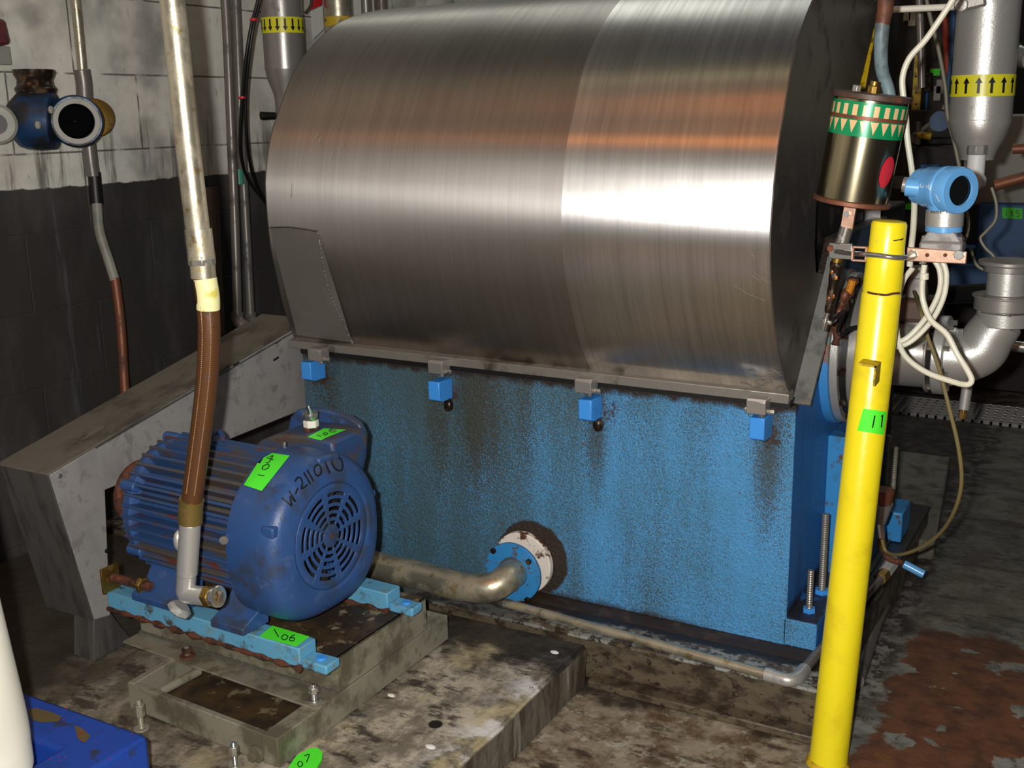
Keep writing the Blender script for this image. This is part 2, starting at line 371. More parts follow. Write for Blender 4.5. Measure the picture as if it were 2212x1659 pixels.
M['traydirt'] = simple('tray_dirt', '5a4a2a', .6, 0, '7a2f1c', 30, .6, .64, .3)
M['rubbergrey'] = simple('grey_hose', '6e6a58', .5, 0, None, bump=.05)
M['can'] = simple('tarnished_can_steel', 'a89d80', .19, 1, None, bump=0)
M['amberbrass'] = simple('oily_ferrule', '84703c', .35, .6, '5e4a24', 24, .5, .7, .15)
M['braid'] = simple('pale_braid_thread', 'a78560', .4, .2, None, bump=0)
M['void'] = simple('painted_hole_dark', '0a0b0c', .95, 0, None, bump=0); M['void'].node_tree.nodes['Principled BSDF'].inputs['Specular IOR Level'].default_value = .05  # flat black colour stands in for the darkness inside the open port
M['doubler'] = simple('dull_doubler_steel', '7d7873', .40, .45, '6a655f', 8, .5, .7, .1)
M['tanhose'] = simple('tan_rubber', '7a6c42', .45, 0, None, bump=0)
M['darkred'] = simple('dark_red_casting', '5a1c20', .5, 0, '1f1414', 14, .45, .6, .3)
M['wallpipe'] = simple('dull_wall_pipe', '77706a', .36, .35, '4a4540', 12, .5, .7, .1)
M['cabinet'] = simple('pale_cabinet_paint', '8e8c80', .5, 0, '757468', 5, .5, .7, .05)
M['bgblue'] = simple('dark_blue_machine_paint', '23507f', .5, 0, '1a3a5c', 6, .5, .7, .05)
M['orange'] = simple('orange_pipe_paint', 'a8432a', .5, 0, None, bump=0)
M['copper'] = simple('brown_oxidised_copper', '7c4c35', .5, .4, '4a2f24', 14, .5, .7, .2)
M['tape'] = simple('blue_grey_wrap', '71858a', .5, 0, '565f60', 14, .45, .65, .5, 70)
M['amber'] = simple('amber_grease', 'c07a1a', .25, 0, '7a3a14', 22, .45, .6, .5, 60)
M['darkpipe'] = simple('grease_black_steel', '2b2018', .28, .5, '4f3a22', 22, .52, .64, .35, 60, '5d5a50')
M['bandgreen'] = simple('green_print', '0f8a52', .3, .1, None, bump=0)
M['bandcream'] = simple('cream_print', 'e9bf8c', .35, .1, None, bump=0)
M['red'] = simple('red_paint', 'c4202a', .4, 0, None, bump=0)
M['glass'] = simple('dark_display_glass', '0c0f10', .05, 0, None, bump=0)
M['plate'] = simple('copper_toned_bracket', 'd5ab92', .30, .75, 'b58c72', 22, .52, .7, .1)
M['greyflange'] = simple('grey_cast_flange', '8f8b88', .5, .3, '7c7773', 20, .5, .7, .1)
M['label'] = simple('white_label', 'd9d9d6', .5, 0, None, bump=0)
M['yellowband'] = simple('yellow_band_film', 'dcd62a', .35, 0, None, bump=0)
M['greenband'] = simple('teal_tape', '3f8a72', .5, 0, None, bump=0)
M['brownblock'] = simple('brown_stained_casting', '4e3a30', .5, .2, '6b3c22', 16, .55, .7, .3)
M['dryconc'] = simple('worn_concrete_curb', '6a655a', .75, 0, '4a4236', 14, .45, .65, .5, 60)
M['weld'] = simple('weld_bead', '8f8a80', .4, .8, '4a453c', 60, .5, .7, .6, 160)
M['wallvalve'] = simple('oily_dark_blue_casting', '17395c', .35, .1, '151a20', 12, .42, .58, .2)

def m_skidtop():
    t = NT('skid_top_paint'); n = t.noise(14, det=9, rough=.72)
    c = t.mix(t.step(n, .47, .56), '8f918a', '5a4c3a'); c = t.mix(t.step(t.noise(20, det=8, rough=.75, loc=(4, 4, 1)), .50, .58), c, '2b2119')
    e = t.math('ADD', t.math('MULTIPLY', t.math('SUBTRACT', t.noise(11, det=8, loc=(1, 9, 1)), .5), .11), t.y)
    c = t.mix(t.step(e, 2.535, 2.56), c, '231a13'); c = t.mix(t.mul(t.step(t.x, -1.25, -1.45), .6), c, '30261c')
    t.bump(t.noise(60), .5, .003); return t.fin(c, .45)
def m_tf():
    t = NT('chipped_flange_paint'); z = t.math('ADD', t.z, t.math('MULTIPLY', t.math('SUBTRACT', t.noise(25), .5), .08))
    up = t.mix(t.step(t.noise(30, det=8, rough=.7), .45, .55), '5f7a72', '8a4526')
    c = t.mix(t.step(z, .84, .87), '3a86c8', up); t.bump(t.noise(60), .5, .003); return t.fin(c, .5)
M['tankflange'] = m_tf()
M['skidtop'] = m_skidtop()
M['skidweb'] = simple('grimy_skid_side', '5d5240', .5, 0, '33281e', 17, .42, .66, .5, 60, '2a1c13', (1, 1, 1.6))
M['goo'] = simple('dried_dark_grime', '2c2119', .45, 0, '4a382a', 14, .5, .7, .8, 50)
M['flangesteel'] = simple('ground_steel_edge', '8b8a84', .36, .3, '5c5a55', 16, .45, .65, .15)
# ------------------------------------------------------------------ the setting
def struct(name, mb, mat):
    o = mb.build(name, mat); o['kind'] = 'structure'; return o
struct('floor', MB().box((-3.1, -2.5, -.12), (6, 9, 0)), M['floor'])
struct('wall_left', MB().box((-3.28, -2.5, -.12), (-3.1, 9, 4.6)), M['wall'])
struct('wall_back', MB().box((-3.28, 9, -.12), (6, 9.15, 4.6)), M['dark'])
def rough_edge(mb, seed):
    bm = bmesh.new()
    vs = [bm.verts.new(p) for p in mb.v]
    for f in mb.f: bm.faces.new([vs[i] for i in f])
    bmesh.ops.bevel(bm, geom=bm.edges[:], offset=.008, segments=2, affect='EDGES')
    bmesh.ops.subdivide_edges(bm, edges=bm.edges[:], cuts=18, use_grid_fill=True)
    for v in bm.verts:
        n = noise.noise_vector(v.co*9 + Vector((seed, 0, 0)))*.006 + noise.noise_vector(v.co*35)*.0022
        v.co += Vector((n.x, n.y, n.z*.5))
    bm.verts.ensure_lookup_table(); o = MB(); o.v = [v.co.copy() for v in bm.verts]; o.f = [tuple(q.index for q in f.verts) for f in bm.faces]
    bm.free(); return o
pad = rough_edge(MB().box((-3.095, .3, -.02), (-1.178, 2.452, .12)), 1)
struct('trim_1', pad, M['pad'])

# ------------------------------------------------------------------ skid under the tank
sk = thing('tank_skid', (-1.5, 2.9, 0), 'long grimy steel skid plinth carrying the blue tank', 'skid')
MB().box((-3.05, 2.49, 0), (-.55, 3.9, .131)).build('web', M['skidweb'], sk, .003)
MB().box((-3.05, 2.455, .131), (-.545, 3.9, .139)).build('top_plate', M['skidtop'], sk, .001)
MB().box((-1.17, 2.44, 0), (-.545, 2.50, .022)).build('bottom_flange', M['skidweb'], sk, .004)
# greasy ledge the tank foot stands on
MB().prism([(2.585, .139), (3.7, .139), (3.7, .146), (2.60, .146)], 0, -2.243, -.60).build('shim_plate', M['goo'], sk)

# ------------------------------------------------------------------ tank
XL, XR, YF = -2.243, -.695, 2.634
tk = thing('machine_tank', (-1.47, 3.1, .146), 'large rectangular blue painted steel tank with dirty streaked front', 'tank')
body = MB().box((XL, YF, .146), (XR, 3.66, .786))
body.build('tank_body', M['vat'], tk, .003)
MB().hexa([V(XR-.01, YF+.0, .146), V(-.617, YF+.0, .146), V(-.617, 3.66, .146), V(XR-.01, 3.66, .146)],
          [V(XR-.01, YF+.0, .222), V(-.617, YF+.0, .222), V(-.617, 3.66, .222), V(XR-.01, 3.66, .222)]).build('foot_flange', M['vat'], tk, .005)
MB().prism([(2.64, .78), (2.66, .79), (2.92, 1.05), (3.0, 1.16), (3.62, 1.16), (3.66, .78)], 0, -.735, -.697).build('side_plate', M['vat'], tk, .002)
MB().prism([(2.98, .20), (2.98, .62), (3.04, .62), (3.30, .20)], 0, XR, -.63).build('gusset', M['flange'], tk, .003)
for px, py in ((672, 797), (947, 840), (1272, 880), (1641, 920)):
    c = P(px, py, Y=2.59)
    lg = MB().prism([(2.565, c.z-.028), (2.565, c.z+.026), (YF+.002, c.z+.026), (YF+.002, c.z-.036), (2.585, c.z-.036)], 0, c.x-.019, c.x+.019).build('lug', M['lug'], tk, .003)
    if 700 < px < 1500:
        q = V(c.x+.012, 2.622, c.z-.055); MB().sphere(q, .014, 12, (1.1, .9, 1.4)).build('drip', M['darkpipe'], lg)
for (bx, by, tx, ty, r) in ((1776, 1262, 1776, 1120, .0105), (1747, 1312, 1752, 1232, .009)):
    yy = 2.83 if bx > 1760 else 2.70
    b = P(bx, by, Y=yy); b = V(-.655, yy, .212); tz = P(tx, ty, X=-.655).z
    st = MB().rod(b, V(-.655, yy, tz), r, .006).build('anchor_stud', M['rail_steel'], tk)
    MB().hexn(b + V(0, 0, .002), b + V(0, 0, .022), r*1.9).build('nut', M['lug'], st, .001)

# ------------------------------------------------------------------ hood
def resample(pts, n):
    q = smooth_path([V(0, *p) for p in pts], 8); L = [0]
    for a, b in zip(q, q[1:]): L.append(L[-1] + (b-a).length)
    out = []; j = 0
    for i in range(n+1):
        t = L[-1]*i/n
        while j < len(L)-2 and L[j+1] < t: j += 1
        out.append(q[j].lerp(q[j+1], (t-L[j])/max(1e-9, L[j+1]-L[j])))
    return out
PR = [(2.634,.817),(2.564,.89),(2.493,.992),(2.438,1.108),(2.418,1.213),(2.427,1.303),(2.445,1.402),(2.481,1.48),(2.522,1.569),(2.584,1.65),
      (2.687,1.736),(2.83,1.81),(3.0,1.84),(3.2,1.81),(3.4,1.71),(3.52,1.55),(3.58,1.35),(3.6,1.1),(3.6,.817)]
PL = [(2.634,.819),(2.59,.93),(2.568,1.024),(2.55,1.11),(2.544,1.193),(2.543,1.26),(2.548,1.328),(2.579,1.434),(2.617,1.499),(2.678,1.593),
      (2.749,1.668),(2.855,1.74),(2.952,1.786),(3.101,1.823),(3.25,1.835),(3.42,1.78),(3.56,1.63),(3.62,1.4),(3.62,1.1),(3.6,.819)]
N = 96; A, B = resample(PL, N), resample(PR, N); HL, HR = -2.263, -.713
def hood_pt(x, i, off=0):
    t = (x-HL)/(HR-HL); p = A[i].lerp(B[i], t); p.x = x
    a, b = A[max(i-1, 0)].lerp(B[max(i-1, 0)], t), A[min(i+1, N)].lerp(B[min(i+1, N)], t)
    d = b-a; n = V(0, -d.z, d.y).normalized(); return p + n*off
def shell(x0, x1, off, th, steps=10, i0=0, i1=N, f0_=None):
    mb = MB(); xs = [x0 + (x1-x0)*k/steps for k in range(steps+1)]; vs = []
    for o in (off, off-th):
        for x in xs:
            for i in range(i0, i1+1): vs.append(hood_pt(x, i, o))
    n = i1-i0+1; m = steps+1; fs = []
    for k in range(steps):
        for i in range(n-1):
            a = k*n+i; fs.append((a, a+1, a+n+1, a+n)); b = a+m*n; fs.append((b, b+n, b+n+1, b+1))
    for i in range(n-1):
        for k in (0, steps): a = k*n+i; b = a+m*n; fs.append((a, b, b+1, a+1))
    for k in range(steps):
        for i in (0, n-1): a = k*n+i; b = a+m*n; fs.append((a, a+n, b+n, b))
    return mb.add(vs, fs)
hd = thing('machine_hood', (-1.49, 3.05, .80), 'big curved brushed stainless steel hood bulging over the blue tank', 'hood')
XS = -1.235
hb = shell(HL, HR, 0, .004, 16); hbv = hb.bvh()
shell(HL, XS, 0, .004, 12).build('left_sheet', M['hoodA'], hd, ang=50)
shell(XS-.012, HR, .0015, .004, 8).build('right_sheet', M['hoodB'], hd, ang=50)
MB().prism([(p.y, p.z) for p in A], 0, HL-.004, HL+.002).build('left_end_plate', M['endplate'], hd)
ep = [(p.y, p.z) for p in B[:60] if p.y < 3.36]
ep += [(3.362, 1.784), (3.349, 1.722), (3.193, 1.545), (3.02, 1.47), (2.898, 1.43), (2.825, 1.33), (2.795, 1.253), (2.80, 1.16), (2.823, 1.09), (2.90, 1.075), (2.92, 1.075), (2.661, .796)]
MB().prism(ep, 0, HR-.003, HR+.003).build('right_end_plate', M['endplate'], hd)
ip = [hood_pt(HR-.05, i, -.014) for i in range(3, N-2)]
MB().prism([(p.y, p.z) for p in ip], 0, HR-.055, HR-.05).build('interior_shade_sheet', M['dark'], hd)  # added dark sheet, stands in for the shade inside the hood
fl = MB().prism([(2.650, .790), (2.658, .784), (2.930, 1.068), (2.944, 1.10), (2.935, 1.118), (2.912, 1.085)], 0, HR+.003, HR+.048)
fl.build('end_flange', M['flangesteel'], hd, .001)
MB().hexa([V(HL-.002, 2.600, .802), V(HR+.008, 2.600, .798), V(HR+.008, 2.642, .798), V(HL-.002, 2.642, .802)],
          [V(HL-.002, 2.600, .826), V(HR+.008, 2.600, .822), V(HR+.008, 2.642, .826), V(HL-.002, 2.642, .83)]).build('bottom_rail', M['rail_steel'], hd, .0015)
MB().box((XL+.01, 2.615, .784), (XR-.01, 2.66, .802)).build('dark_gap_strip', M['black'], hd)  # black strip stands in for the dark gap between rail and tank
# doubler plate on the lower left with its weld bead
qd = [(579, 492), (688, 499), (764, 742), (645, 722)]
pb = sticker([(584, 490), (688, 497), (762, 738), (643, 722)], hbv, 12, 20, .004)
pb.build('doubler_plate', M['doubler'], hd)
wl = [hit(hbv, x, y, .005) for x, y in ((688, 499), (696, 540), (704, 590), (718, 640), (736, 680), (752, 715), (763, 738))]
wl = smooth_path(wl, 12); MB().tube(wl, .003, 8, 0, rf=lambda t: .0028+.0012*math.sin(t*260)).build('weld_bead', M['weld'], hd)
wt = smooth_path([hit(hbv, x, y, .005) for x, y in ((586, 491), (620, 490), (650, 493), (686, 499))], 8)
MB().tube(wt, .0022, 8, 0).build('weld_bead', M['endplate'], hd)
# bright scratches and ground corner, part of the steel
for k, col in ((0, 'bright'),):
    sc_ = []
    rr = random.Random(3)
    for x, y, dx, dy in ((632, 395, -2, 32), (682, 300, 5, -10), (690, 310, 3, -12), (740, 318, 3, -8), (714, 345, 6, -14), (1620, 542, 18, 22), (1640, 570, 24, 22),
                         (1605, 628, 50, 20), (1615, 584, 28, 22), (1630, 588, 34, 24), (1585, 615, 26, 12)):
        sc_.append([(x, y), (x+dx*.5, y+dy*.5+1), (x+dx, y+dy)])
    for k_ in range(26):
        x, y = rr.uniform(1598, 1690), rr.uniform(772, 838)
        if y < 772+(1690-x)*.35: continue
        sc_.append([(x, y), (x+rr.uniform(6, 16), y+rr.uniform(-4, 8)), (x+rr.uniform(16, 26), y+rr.uniform(0, 12))])
    ink(sc_, hbv, 1.4, .0022).build('scratches', M['bright'], hd, kind='stuff')
for j, (px, py) in enumerate(((690, 757), (950, 783), (1268, 823), (1640, 866))):
    c = P(px, py, Y=2.585); z = c.z
    cl = MB().prism([(2.560, z-.028), (2.558, z+.004), (2.566, z+.010), (2.602, z+.010), (2.602, z-.024), (2.588, z-.030)], 0, c.x-.024, c.x+.024)
    co = cl.build('clamp_block', M['steel'], hd, .0015)
    MB().hexn(V(c.x-.034, 2.582, z-.024), V(c.x+.040, 2.582, z-.024), .0065).build('bolt', M['bright'], co, .0008)
    MB().hexn(V(c.x+.010, 2.578, z-.038), V(c.x+.010, 2.578, z-.018), .008).build('bolt', M['bright'], co, .0008)

# ------------------------------------------------------------------ belt guard
gd = thing('belt_guard', (-2.36, 2.1, .12), 'long sloping grey steel belt guard running from the motor up to the hood', 'belt guard')
GX0, GX1 = -2.452, -2.272
beam = [(1.700, .655), (2.70, .866), (2.70, .59), (1.863, .566), (1.836, .225), (1.782, .235)]
MB().prism(beam, 0, GX0, GX1).build('casing', M['guard'], gd, .003)
MB().add([(GX0-.003, 1.694, .656), (GX1+.006, 1.694, .656), (GX1+.006, 2.70, .872), (GX0-.003, 2.70, .872),
          (GX0-.003, 1.694, .662), (GX1+.006, 1.694, .662), (GX1+.006, 2.70, .878), (GX0-.003, 2.70, .878)],
         [(0,3,2,1),(4,5,6,7),(0,1,5,4),(1,2,6,5),(2,3,7,6),(3,0,4,7)]).build('top_cover', M['guardtop'], gd, .001)
MB().hexa([V(GX0, 1.780, .235), V(GX1, 1.780, .235), V(GX1, 1.784, .235), V(GX0, 1.784, .235)],
          [V(GX0, 1.696, .656), V(GX1, 1.696, .656), V(GX1, 1.702, .656), V(GX0, 1.702, .656)]).build('front_cover', M['guardend'], gd)
MB().prism([(1.785, .24), (1.835, .24), (1.90, .123), (1.770, .123)], 0, GX0+.10, GX1-.003).build('foot', M['guardend'], gd, .002)
# beam skirt behind the leg seam
MB().prism([(1.846, .687), (2.69, .858), (2.69, .855), (1.846, .683)], 0, GX1, GX1+.004).build('seam_strip', M['guardend'], gd)
for px, py in ((128, 1028), (230, 1190)):
    c = P(px, py, X=GX1); MB().cyl(c + V(-.001, 0, 0), c + V(.004, 0, 0), .006).build('screw', M['bright' if px < 200 else 'black'], gd)
for px, py in ((600, 738), (510, 785), (596, 775)):
    c = P(px, py, X=GX1); MB().bar(c + V(0, -.012, -.003), c + V(0, .012, .003), .003, .006).build('slot', M['black'], gd)

# ------------------------------------------------------------------ lower and upper motor base frames
lf = thing('lower_base_frame', (-1.75, 1.95, .12), 'oily bare steel angle frame lying on the concrete plinth, lowest under the motor', 'frame')
z0, z1 = .122, .192
c1, c2, c3, c4 = V(-2.004, 1.646, 0), V(-1.517, 1.619, 0), V(-1.518, 2.305, 0), V(-2.03, 2.33, 0)
def wall_bar(a, b, w, zz0, zz1, side):
    d = (b-a).normalized(); s = V(-d.y, d.x, 0)*side*w
    return MB().hexa([V(a.x, a.y, zz0), V(b.x, b.y, zz0), V(b.x+s.x, b.y+s.y, zz0), V(a.x+s.x, a.y+s.y, zz0)],
                     [V(a.x, a.y, zz1), V(b.x, b.y, zz1), V(b.x+s.x, b.y+s.y, zz1), V(a.x+s.x, a.y+s.y, zz1)])
for a, b, w in ((c1, c2, .016), (c2, c3, .045), (c3, c4, .016), (c4, c1, .02)):
    wall_bar(a, b, w, z0, z1-(.0 if w == .045 or w == .02 else .0012), 1).build('frame_rail', M['frame'], lf, .002)
MB().cyl(P(345, 1495, Z=.17), P(430, 1450, Z=.17), .011).build('strut', M['frame'], lf)
wc = P(552, 1630, Y=1.618); MB().cyl(wc + V(0, .004, 0), wc + V(0, -.004, 0), .021).build('washer', M['frame'], lf, .001)
MB().hexn(wc + V(0, -.004, 0), wc + V(0, -.016, 0), .012).build('bolt', M['frame'], lf, .001)
MB().box((-1.99, 1.66, .121), (-1.56, 2.30, .124)).build('oily_tray', M['sheet'], lf)
def bolt_thing(name, px, py, zb, h, r, mat, label, grp=None):
    c = P(px, py, Z=zb); o = thing(name, c, label, 'bolt', grp)
    MB().rod(c, c + V(0, 0, h), r*.55).build('shank', M['bright' if mat == 'bright' else 'frame'], o)
    MB().hexn(c + V(0, 0, h*.45), c + V(0, 0, h*.85), r).build('nut', M[mat], o, .001)
    MB().cyl(c + V(0, 0, .0), c + V(0, 0, .004), r*1.5).build('washer', M[mat], o, .0008)
    return o
bolt_thing('levelling_bolt', 679, 1512, .197, .040, .012, 'bright', 'shiny upright levelling bolt at the right tip of the steel lip')
bolt_thing('levelling_bolt', 405, 1418, .197, .028, .013, 'rust', 'rusty brown bolt standing on the steel lip below the sky blue rail')
bolt_thing('levelling_bolt', 306, 1575, .123, .075, .012, 'frame', 'dull grey levelling bolt beside the left corner of the low frame')
bolt_thing('levelling_bolt', 508, 1652, .123, .055, .011, 'bright', 'silver levelling bolt in front of the low frame by the blue tray')

uf = thing('upper_base_frame', (-1.83, 1.97, .192), 'folded steel base plate with a front lip, between low frame and blue rails', 'frame')
l0, l1 = P(265, 1385, Z=.197), P(686, 1533, Z=.197)
e0, e1 = P(731, 1497, Z=.197), P(866, 1400, Z=.197)
b0 = l0 + V(0, .075, 0); zt = .285
MB().hexa([V(l0.x, l0.y, .192), V(l1.x, l1.y, .192), V(e0.x, e0.y, .192), V(l0.x, e0.y+.02, .192)],
          [V(l0.x, l0.y, .197), V(l1.x, l1.y, .197), V(e0.x, e0.y, .197), V(l0.x, e0.y+.02, .197)]).build('lip', M['frame'], uf, .001)
def quadbox(pts, zz0, zz1): return MB().hexa([V(p[0], p[1], zz0) for p in pts], [V(p[0], p[1], zz1) for p in pts])
fb0, fb1 = V(l0.x, e0.y+.015, 0), V(e0.x, e0.y, 0); rb = V(e1.x-.0, 2.20, 0); lb = V(l0.x, 2.22, 0)
quadbox([fb0, fb1, fb1+V(0, .006, 0), fb0+V(0, .006, 0)], .197, zt).build('front_web', M['frame'], uf, .001)
quadbox([fb1, rb, rb+V(-.006, 0, 0), fb1+V(-.006, 0, 0)], .197, zt).build('side_web', M['frame'], uf, .001)
quadbox([fb0, fb1, rb, lb], zt-.006, zt).build('top_plate', M['sheet'], uf, .001)
MB().tube([fb0+V(0, -.004, .199), fb1+V(0, -.004, .199)], .004, 8, 0).build('weld_bead', M['weld'], uf)

# ------------------------------------------------------------------ sky blue slide rails
def rail(y0, y1, xa, xb, label):
    t = thing('slide_rail', (-1.85, y0, zt), label, 'motor rail', 'sky blue motor slide rails')
    mb = quadbox([V(xa, y0+.022, 0), V(xb, y0, 0), V(xb, y1, 0), V(xa, y1+.022, 0)], zt, .335)
    mb.build('rail_body', M['rail'], t, .003)
    quadbox([V(xb, y0+.006, 0), V(xb+.072, y0+.004, 0), V(xb+.072, y1-.006, 0), V(xb, y1-.006, 0)], zt, zt+.022).build('end_lug', M['rail'], t, .004)
    c = V(xb+.038, (y0+y1)/2, zt+.022); MB().cyl(c-V(0, 0, .002), c+V(0, 0, .005), .012).build('plug', M['lug'], t, .001)
    g = V(xa-.02, y0-.003, zt+.002)
    MB().tube([V(xa, y0+.02, zt+.003), V((xa+xb)/2, y0+.009, zt+.003), V(xb, y0-.002, zt+.003)], .006, 8, 20,
              rf=lambda u: .006+.003*math.sin(u*70)+.002*math.sin(u*190)).build('rusty_weld', M['rust'], t)
    return t, mb
r1, r1mb = rail(1.752, 1.812, -2.20, -1.556, 'near sky blue slide rail with a green 106 tag, under the motor')
r2, r2mb = rail(2.085, 2.142, -2.20, -1.552, 'far sky blue slide rail, flaking, on the tank side of the motor')
for tt, yy in ((r1, 1.79),):
    a = P(245, 1248, Z=.372); b = P(318, 1266, Z=.372)
    MB().bar(a+V(-.012, 0, -.037), a+V(-.012, 0, .03), .055, .006, (1, 0, 0)).build('end_stop', M['brass'], tt, .001)
    ps = MB().cyl(a, b, .012).build('push_screw', M['rust'], tt)
    d = (b-a).normalized(); MB().hexn(b-d*.022, b-d*.010, .021).build('nut', M['brass'], ps, .001)
    MB().hexn(b-d*.001, b+d*.013, .013).build('screw_head', M['rust'], ps, .001)

# ------------------------------------------------------------------ motor
mo = thing('electric_motor', (-1.85, 1.935, .335), 'navy blue finned electric motor with a slotted fan cover and green tags', 'motor')
G = Matrix.Translation((-1.592, 1.935, .535)) @ Matrix.Rotation(math.radians(-2.1), 4, 'Z')
def gear(r, rf, n, x0, x1, skip=()):
    mb = MB(G); pts = []
    for k in range(n):
        a = 2*math.pi*(k+.5)/n
        for da, rr in ((-.32, r), (-.13, rf), (.13, rf), (.32, r)):
            g = a + da*2*math.pi/n; pts.append((math.cos(g)*rr, math.sin(g)*rr))
    return mb.prism(pts, 0, x0, x1)
gear(.152, .178, 40, -.525, -.13).build('finned_frame', M['motortop'], mo, .001, ang=20)
MB(G).lathe([(-.575, .045), (-.57, .09), (-.555, .125), (-.535, .164), (-.515, .174), (-.500, .174), (-.49, .155)], (0, 0, 0), (1, 0, 0), 48).build('drive_end_bell', M['motor'], mo)
for k in range(6):
    g = math.pi/6 + k*math.pi/3; c = V(-.51, math.cos(g)*.170, math.sin(g)*.170)
    MB(G).cyl(c-V(.03, 0, 0), c+V(.02, 0, 0), .014).build('bell_boss', M['motor'], mo, .003)
MB(G).cyl((-.66, 0, 0), (-.54, 0, 0), .021).build('shaft', M['steel'], mo)
MB(G).lathe([(-.66, .06), (-.66, .088), (-.65, .088), (-.64, .080), (-.605, .080), (-.595, .088), (-.585, .088), (-.585, .06)], (0, 0, 0), (1, 0, 0), 48).build('pulley', M['rust'], mo)
def clipz(mb, zc):
    for v in mb.v:
        if v.z < zc: v.z = zc
    return mb
cv = MB(G).lathe([(-.150, .186), (-.150, .193), (-.12, .1965), (-.06, .197), (-.032, .194), (-.016, .187), (-.006, .176), (-.001, .164),
                  (.003, .150), (.005, .135), (.001, .128), (-.006, .126), (-.012, .126), (-.012, .120)], (0, 0, 0), (1, 0, 0), 96, cap=False)
for i_, v_ in enumerate(cv.v):
    l_ = G.inverted() @ v_
    if l_.z < 0:
        r_ = math.hypot(l_.y, l_.z); c_, s_ = abs(l_.y)/r_, abs(l_.z)/r_
        if r_ > .14: k_ = 1/((c_**2.8+s_**2.8)**(1/2.8)); cv.v[i_] = G @ V(l_.x, l_.y*k_, max(l_.z*k_, -.196))
cv.build('fan_cover', M['motor'], mo)
cvb = cv.bvh()
# grille: concentric arc slots between radial ribs
gm = MB(G); rings = [.0, .028, .036, .045, .053, .062, .071, .080, .089, .098, .106, .114, .127]; na = 96
slot = lambda i, k: (i in (2, 4, 6, 8, 10)) and 1.6 < (k % 12) < 10.4
slot = lambda i, k: (i in (1, 3, 5, 7, 9)) and 1 < (k % 12) < 11
vs = []; fs = []
for r in rings:
    for k in range(na):
        g = 2*math.pi*(k+.0)/na + .13; vs.append((-.004 + .004*(r/.127), math.cos(g)*r, math.sin(g)*r))
for i in range(len(rings)-1):
    for k in range(na):
        if slot(i, k): continue
        fs.append((i*na+k, i*na+(k+1) % na, (i+1)*na+(k+1) % na, (i+1)*na+k))
go = gm.add(vs, fs).build('fan_grille', M['motor'], mo)
bm = bmesh.new(); bm.from_mesh(go.data); bmesh.ops.remove_doubles(bm, verts=bm.verts, dist=1e-5); bm.to_mesh(go.data); bm.free()
so = go.modifiers.new('solid', 'SOLIDIFY'); so.thickness = .004; so.offset = 0
bv = go.modifiers.new('bevel', 'BEVEL'); bv.width = .0012; bv.segments = 1; bv.limit_method = 'ANGLE'
fn = MB(G)
for k in range(7):
    g = 2*math.pi*k/7; a = V(-.075, math.cos(g)*.03, math.sin(g)*.03); b = V(-.035, math.cos(g+.25)*.15, math.sin(g+.25)*.15)
    fn.bar(a, b, .003, .05, (1, 0, 0))
fn.cyl((-.08, 0, 0), (-.02, 0, 0), .032); fn.build('fan', M['dark'], mo)
MB(G).cyl((-.13, 0, 0), (-.125, 0, 0), .18).build('inner_shield', M['dark'], mo)
MB(G).cyl((-.004, 0, 0), (.001, 0, 0), .0045).build('hub_dimple', M['rust'], go)
def boxG(a, b): return MB(G).box(a, b)
k0 = hit(cvb, 592, 1150, 0)
MB().bar(k0+V(-.03, 0, 0), k0+V(.006, 0, 0), .022, .026).build('cover_tab', M['motor'], mo, .005)
MB(G).bar((-.05, .19, .035), (-.05, .222, .03), .018, .020).build('cover_ear', M['motor'], mo, .005)
MB(G).bar((-.035, -.018, .186), (-.035, .055, .180), .05, .020).build('cover_raised_vent', M['motor'], mo, .006)
MB(G).cyl((-.16, .03, .176), (-.16, .03, .20), .0045).build('screw', M['bright'], mo)
MB(G).cyl((-.152, -.193, .03), (-.147, -.200, .03), .010).build('screw', M['bright'], mo)
ly = MB(G); pts = [V(-.36, .0+.022*math.cos(g), .182+.024*math.sin(g)) for g in [math.pi*k/10 for k in range(11)]]
ly.tube(pts, .008, 10, 2); ly.build('lifting_eye', M['motortop'], mo)
MB(G).box((-.41, -.012, .172), (-.385, .012, .192)).build('frame_lug', M['motortop'], mo, .003)
# feet on the rails
for (x0, x1, y0, y1) in ((-.215, -.110, -.20, -.115), (-.50, -.33, -.19, -.115), (-.215, -.11, .115, .20), (-.50, -.33, .115, .19)):
    ft = MB(G).prism([(y0, -.199), (y1, -.199), (y1*.9, -.12), (y1*.9 if y1 > 0 else y1, -.12), (y0*.75 if y0 < 0 else y0, -.16), (y0, -.182)], 0, x0, x1) if y0 < 0 else \
         MB(G).prism([(y0, -.199), (y1, -.199), (y1, -.182), (y0, -.12)], 0, x0, x1)
    fo = ft.build('foot', M['motor'], mo, .003)
for px, py in ((500, 1318), (333, 1267)):
    c = P(px, py, Z=.353); MB().hexn(c-V(0, 0, .003), c+V(0, 0, .010), .013).build('foot_bolt', M['brass'], mo, .001)
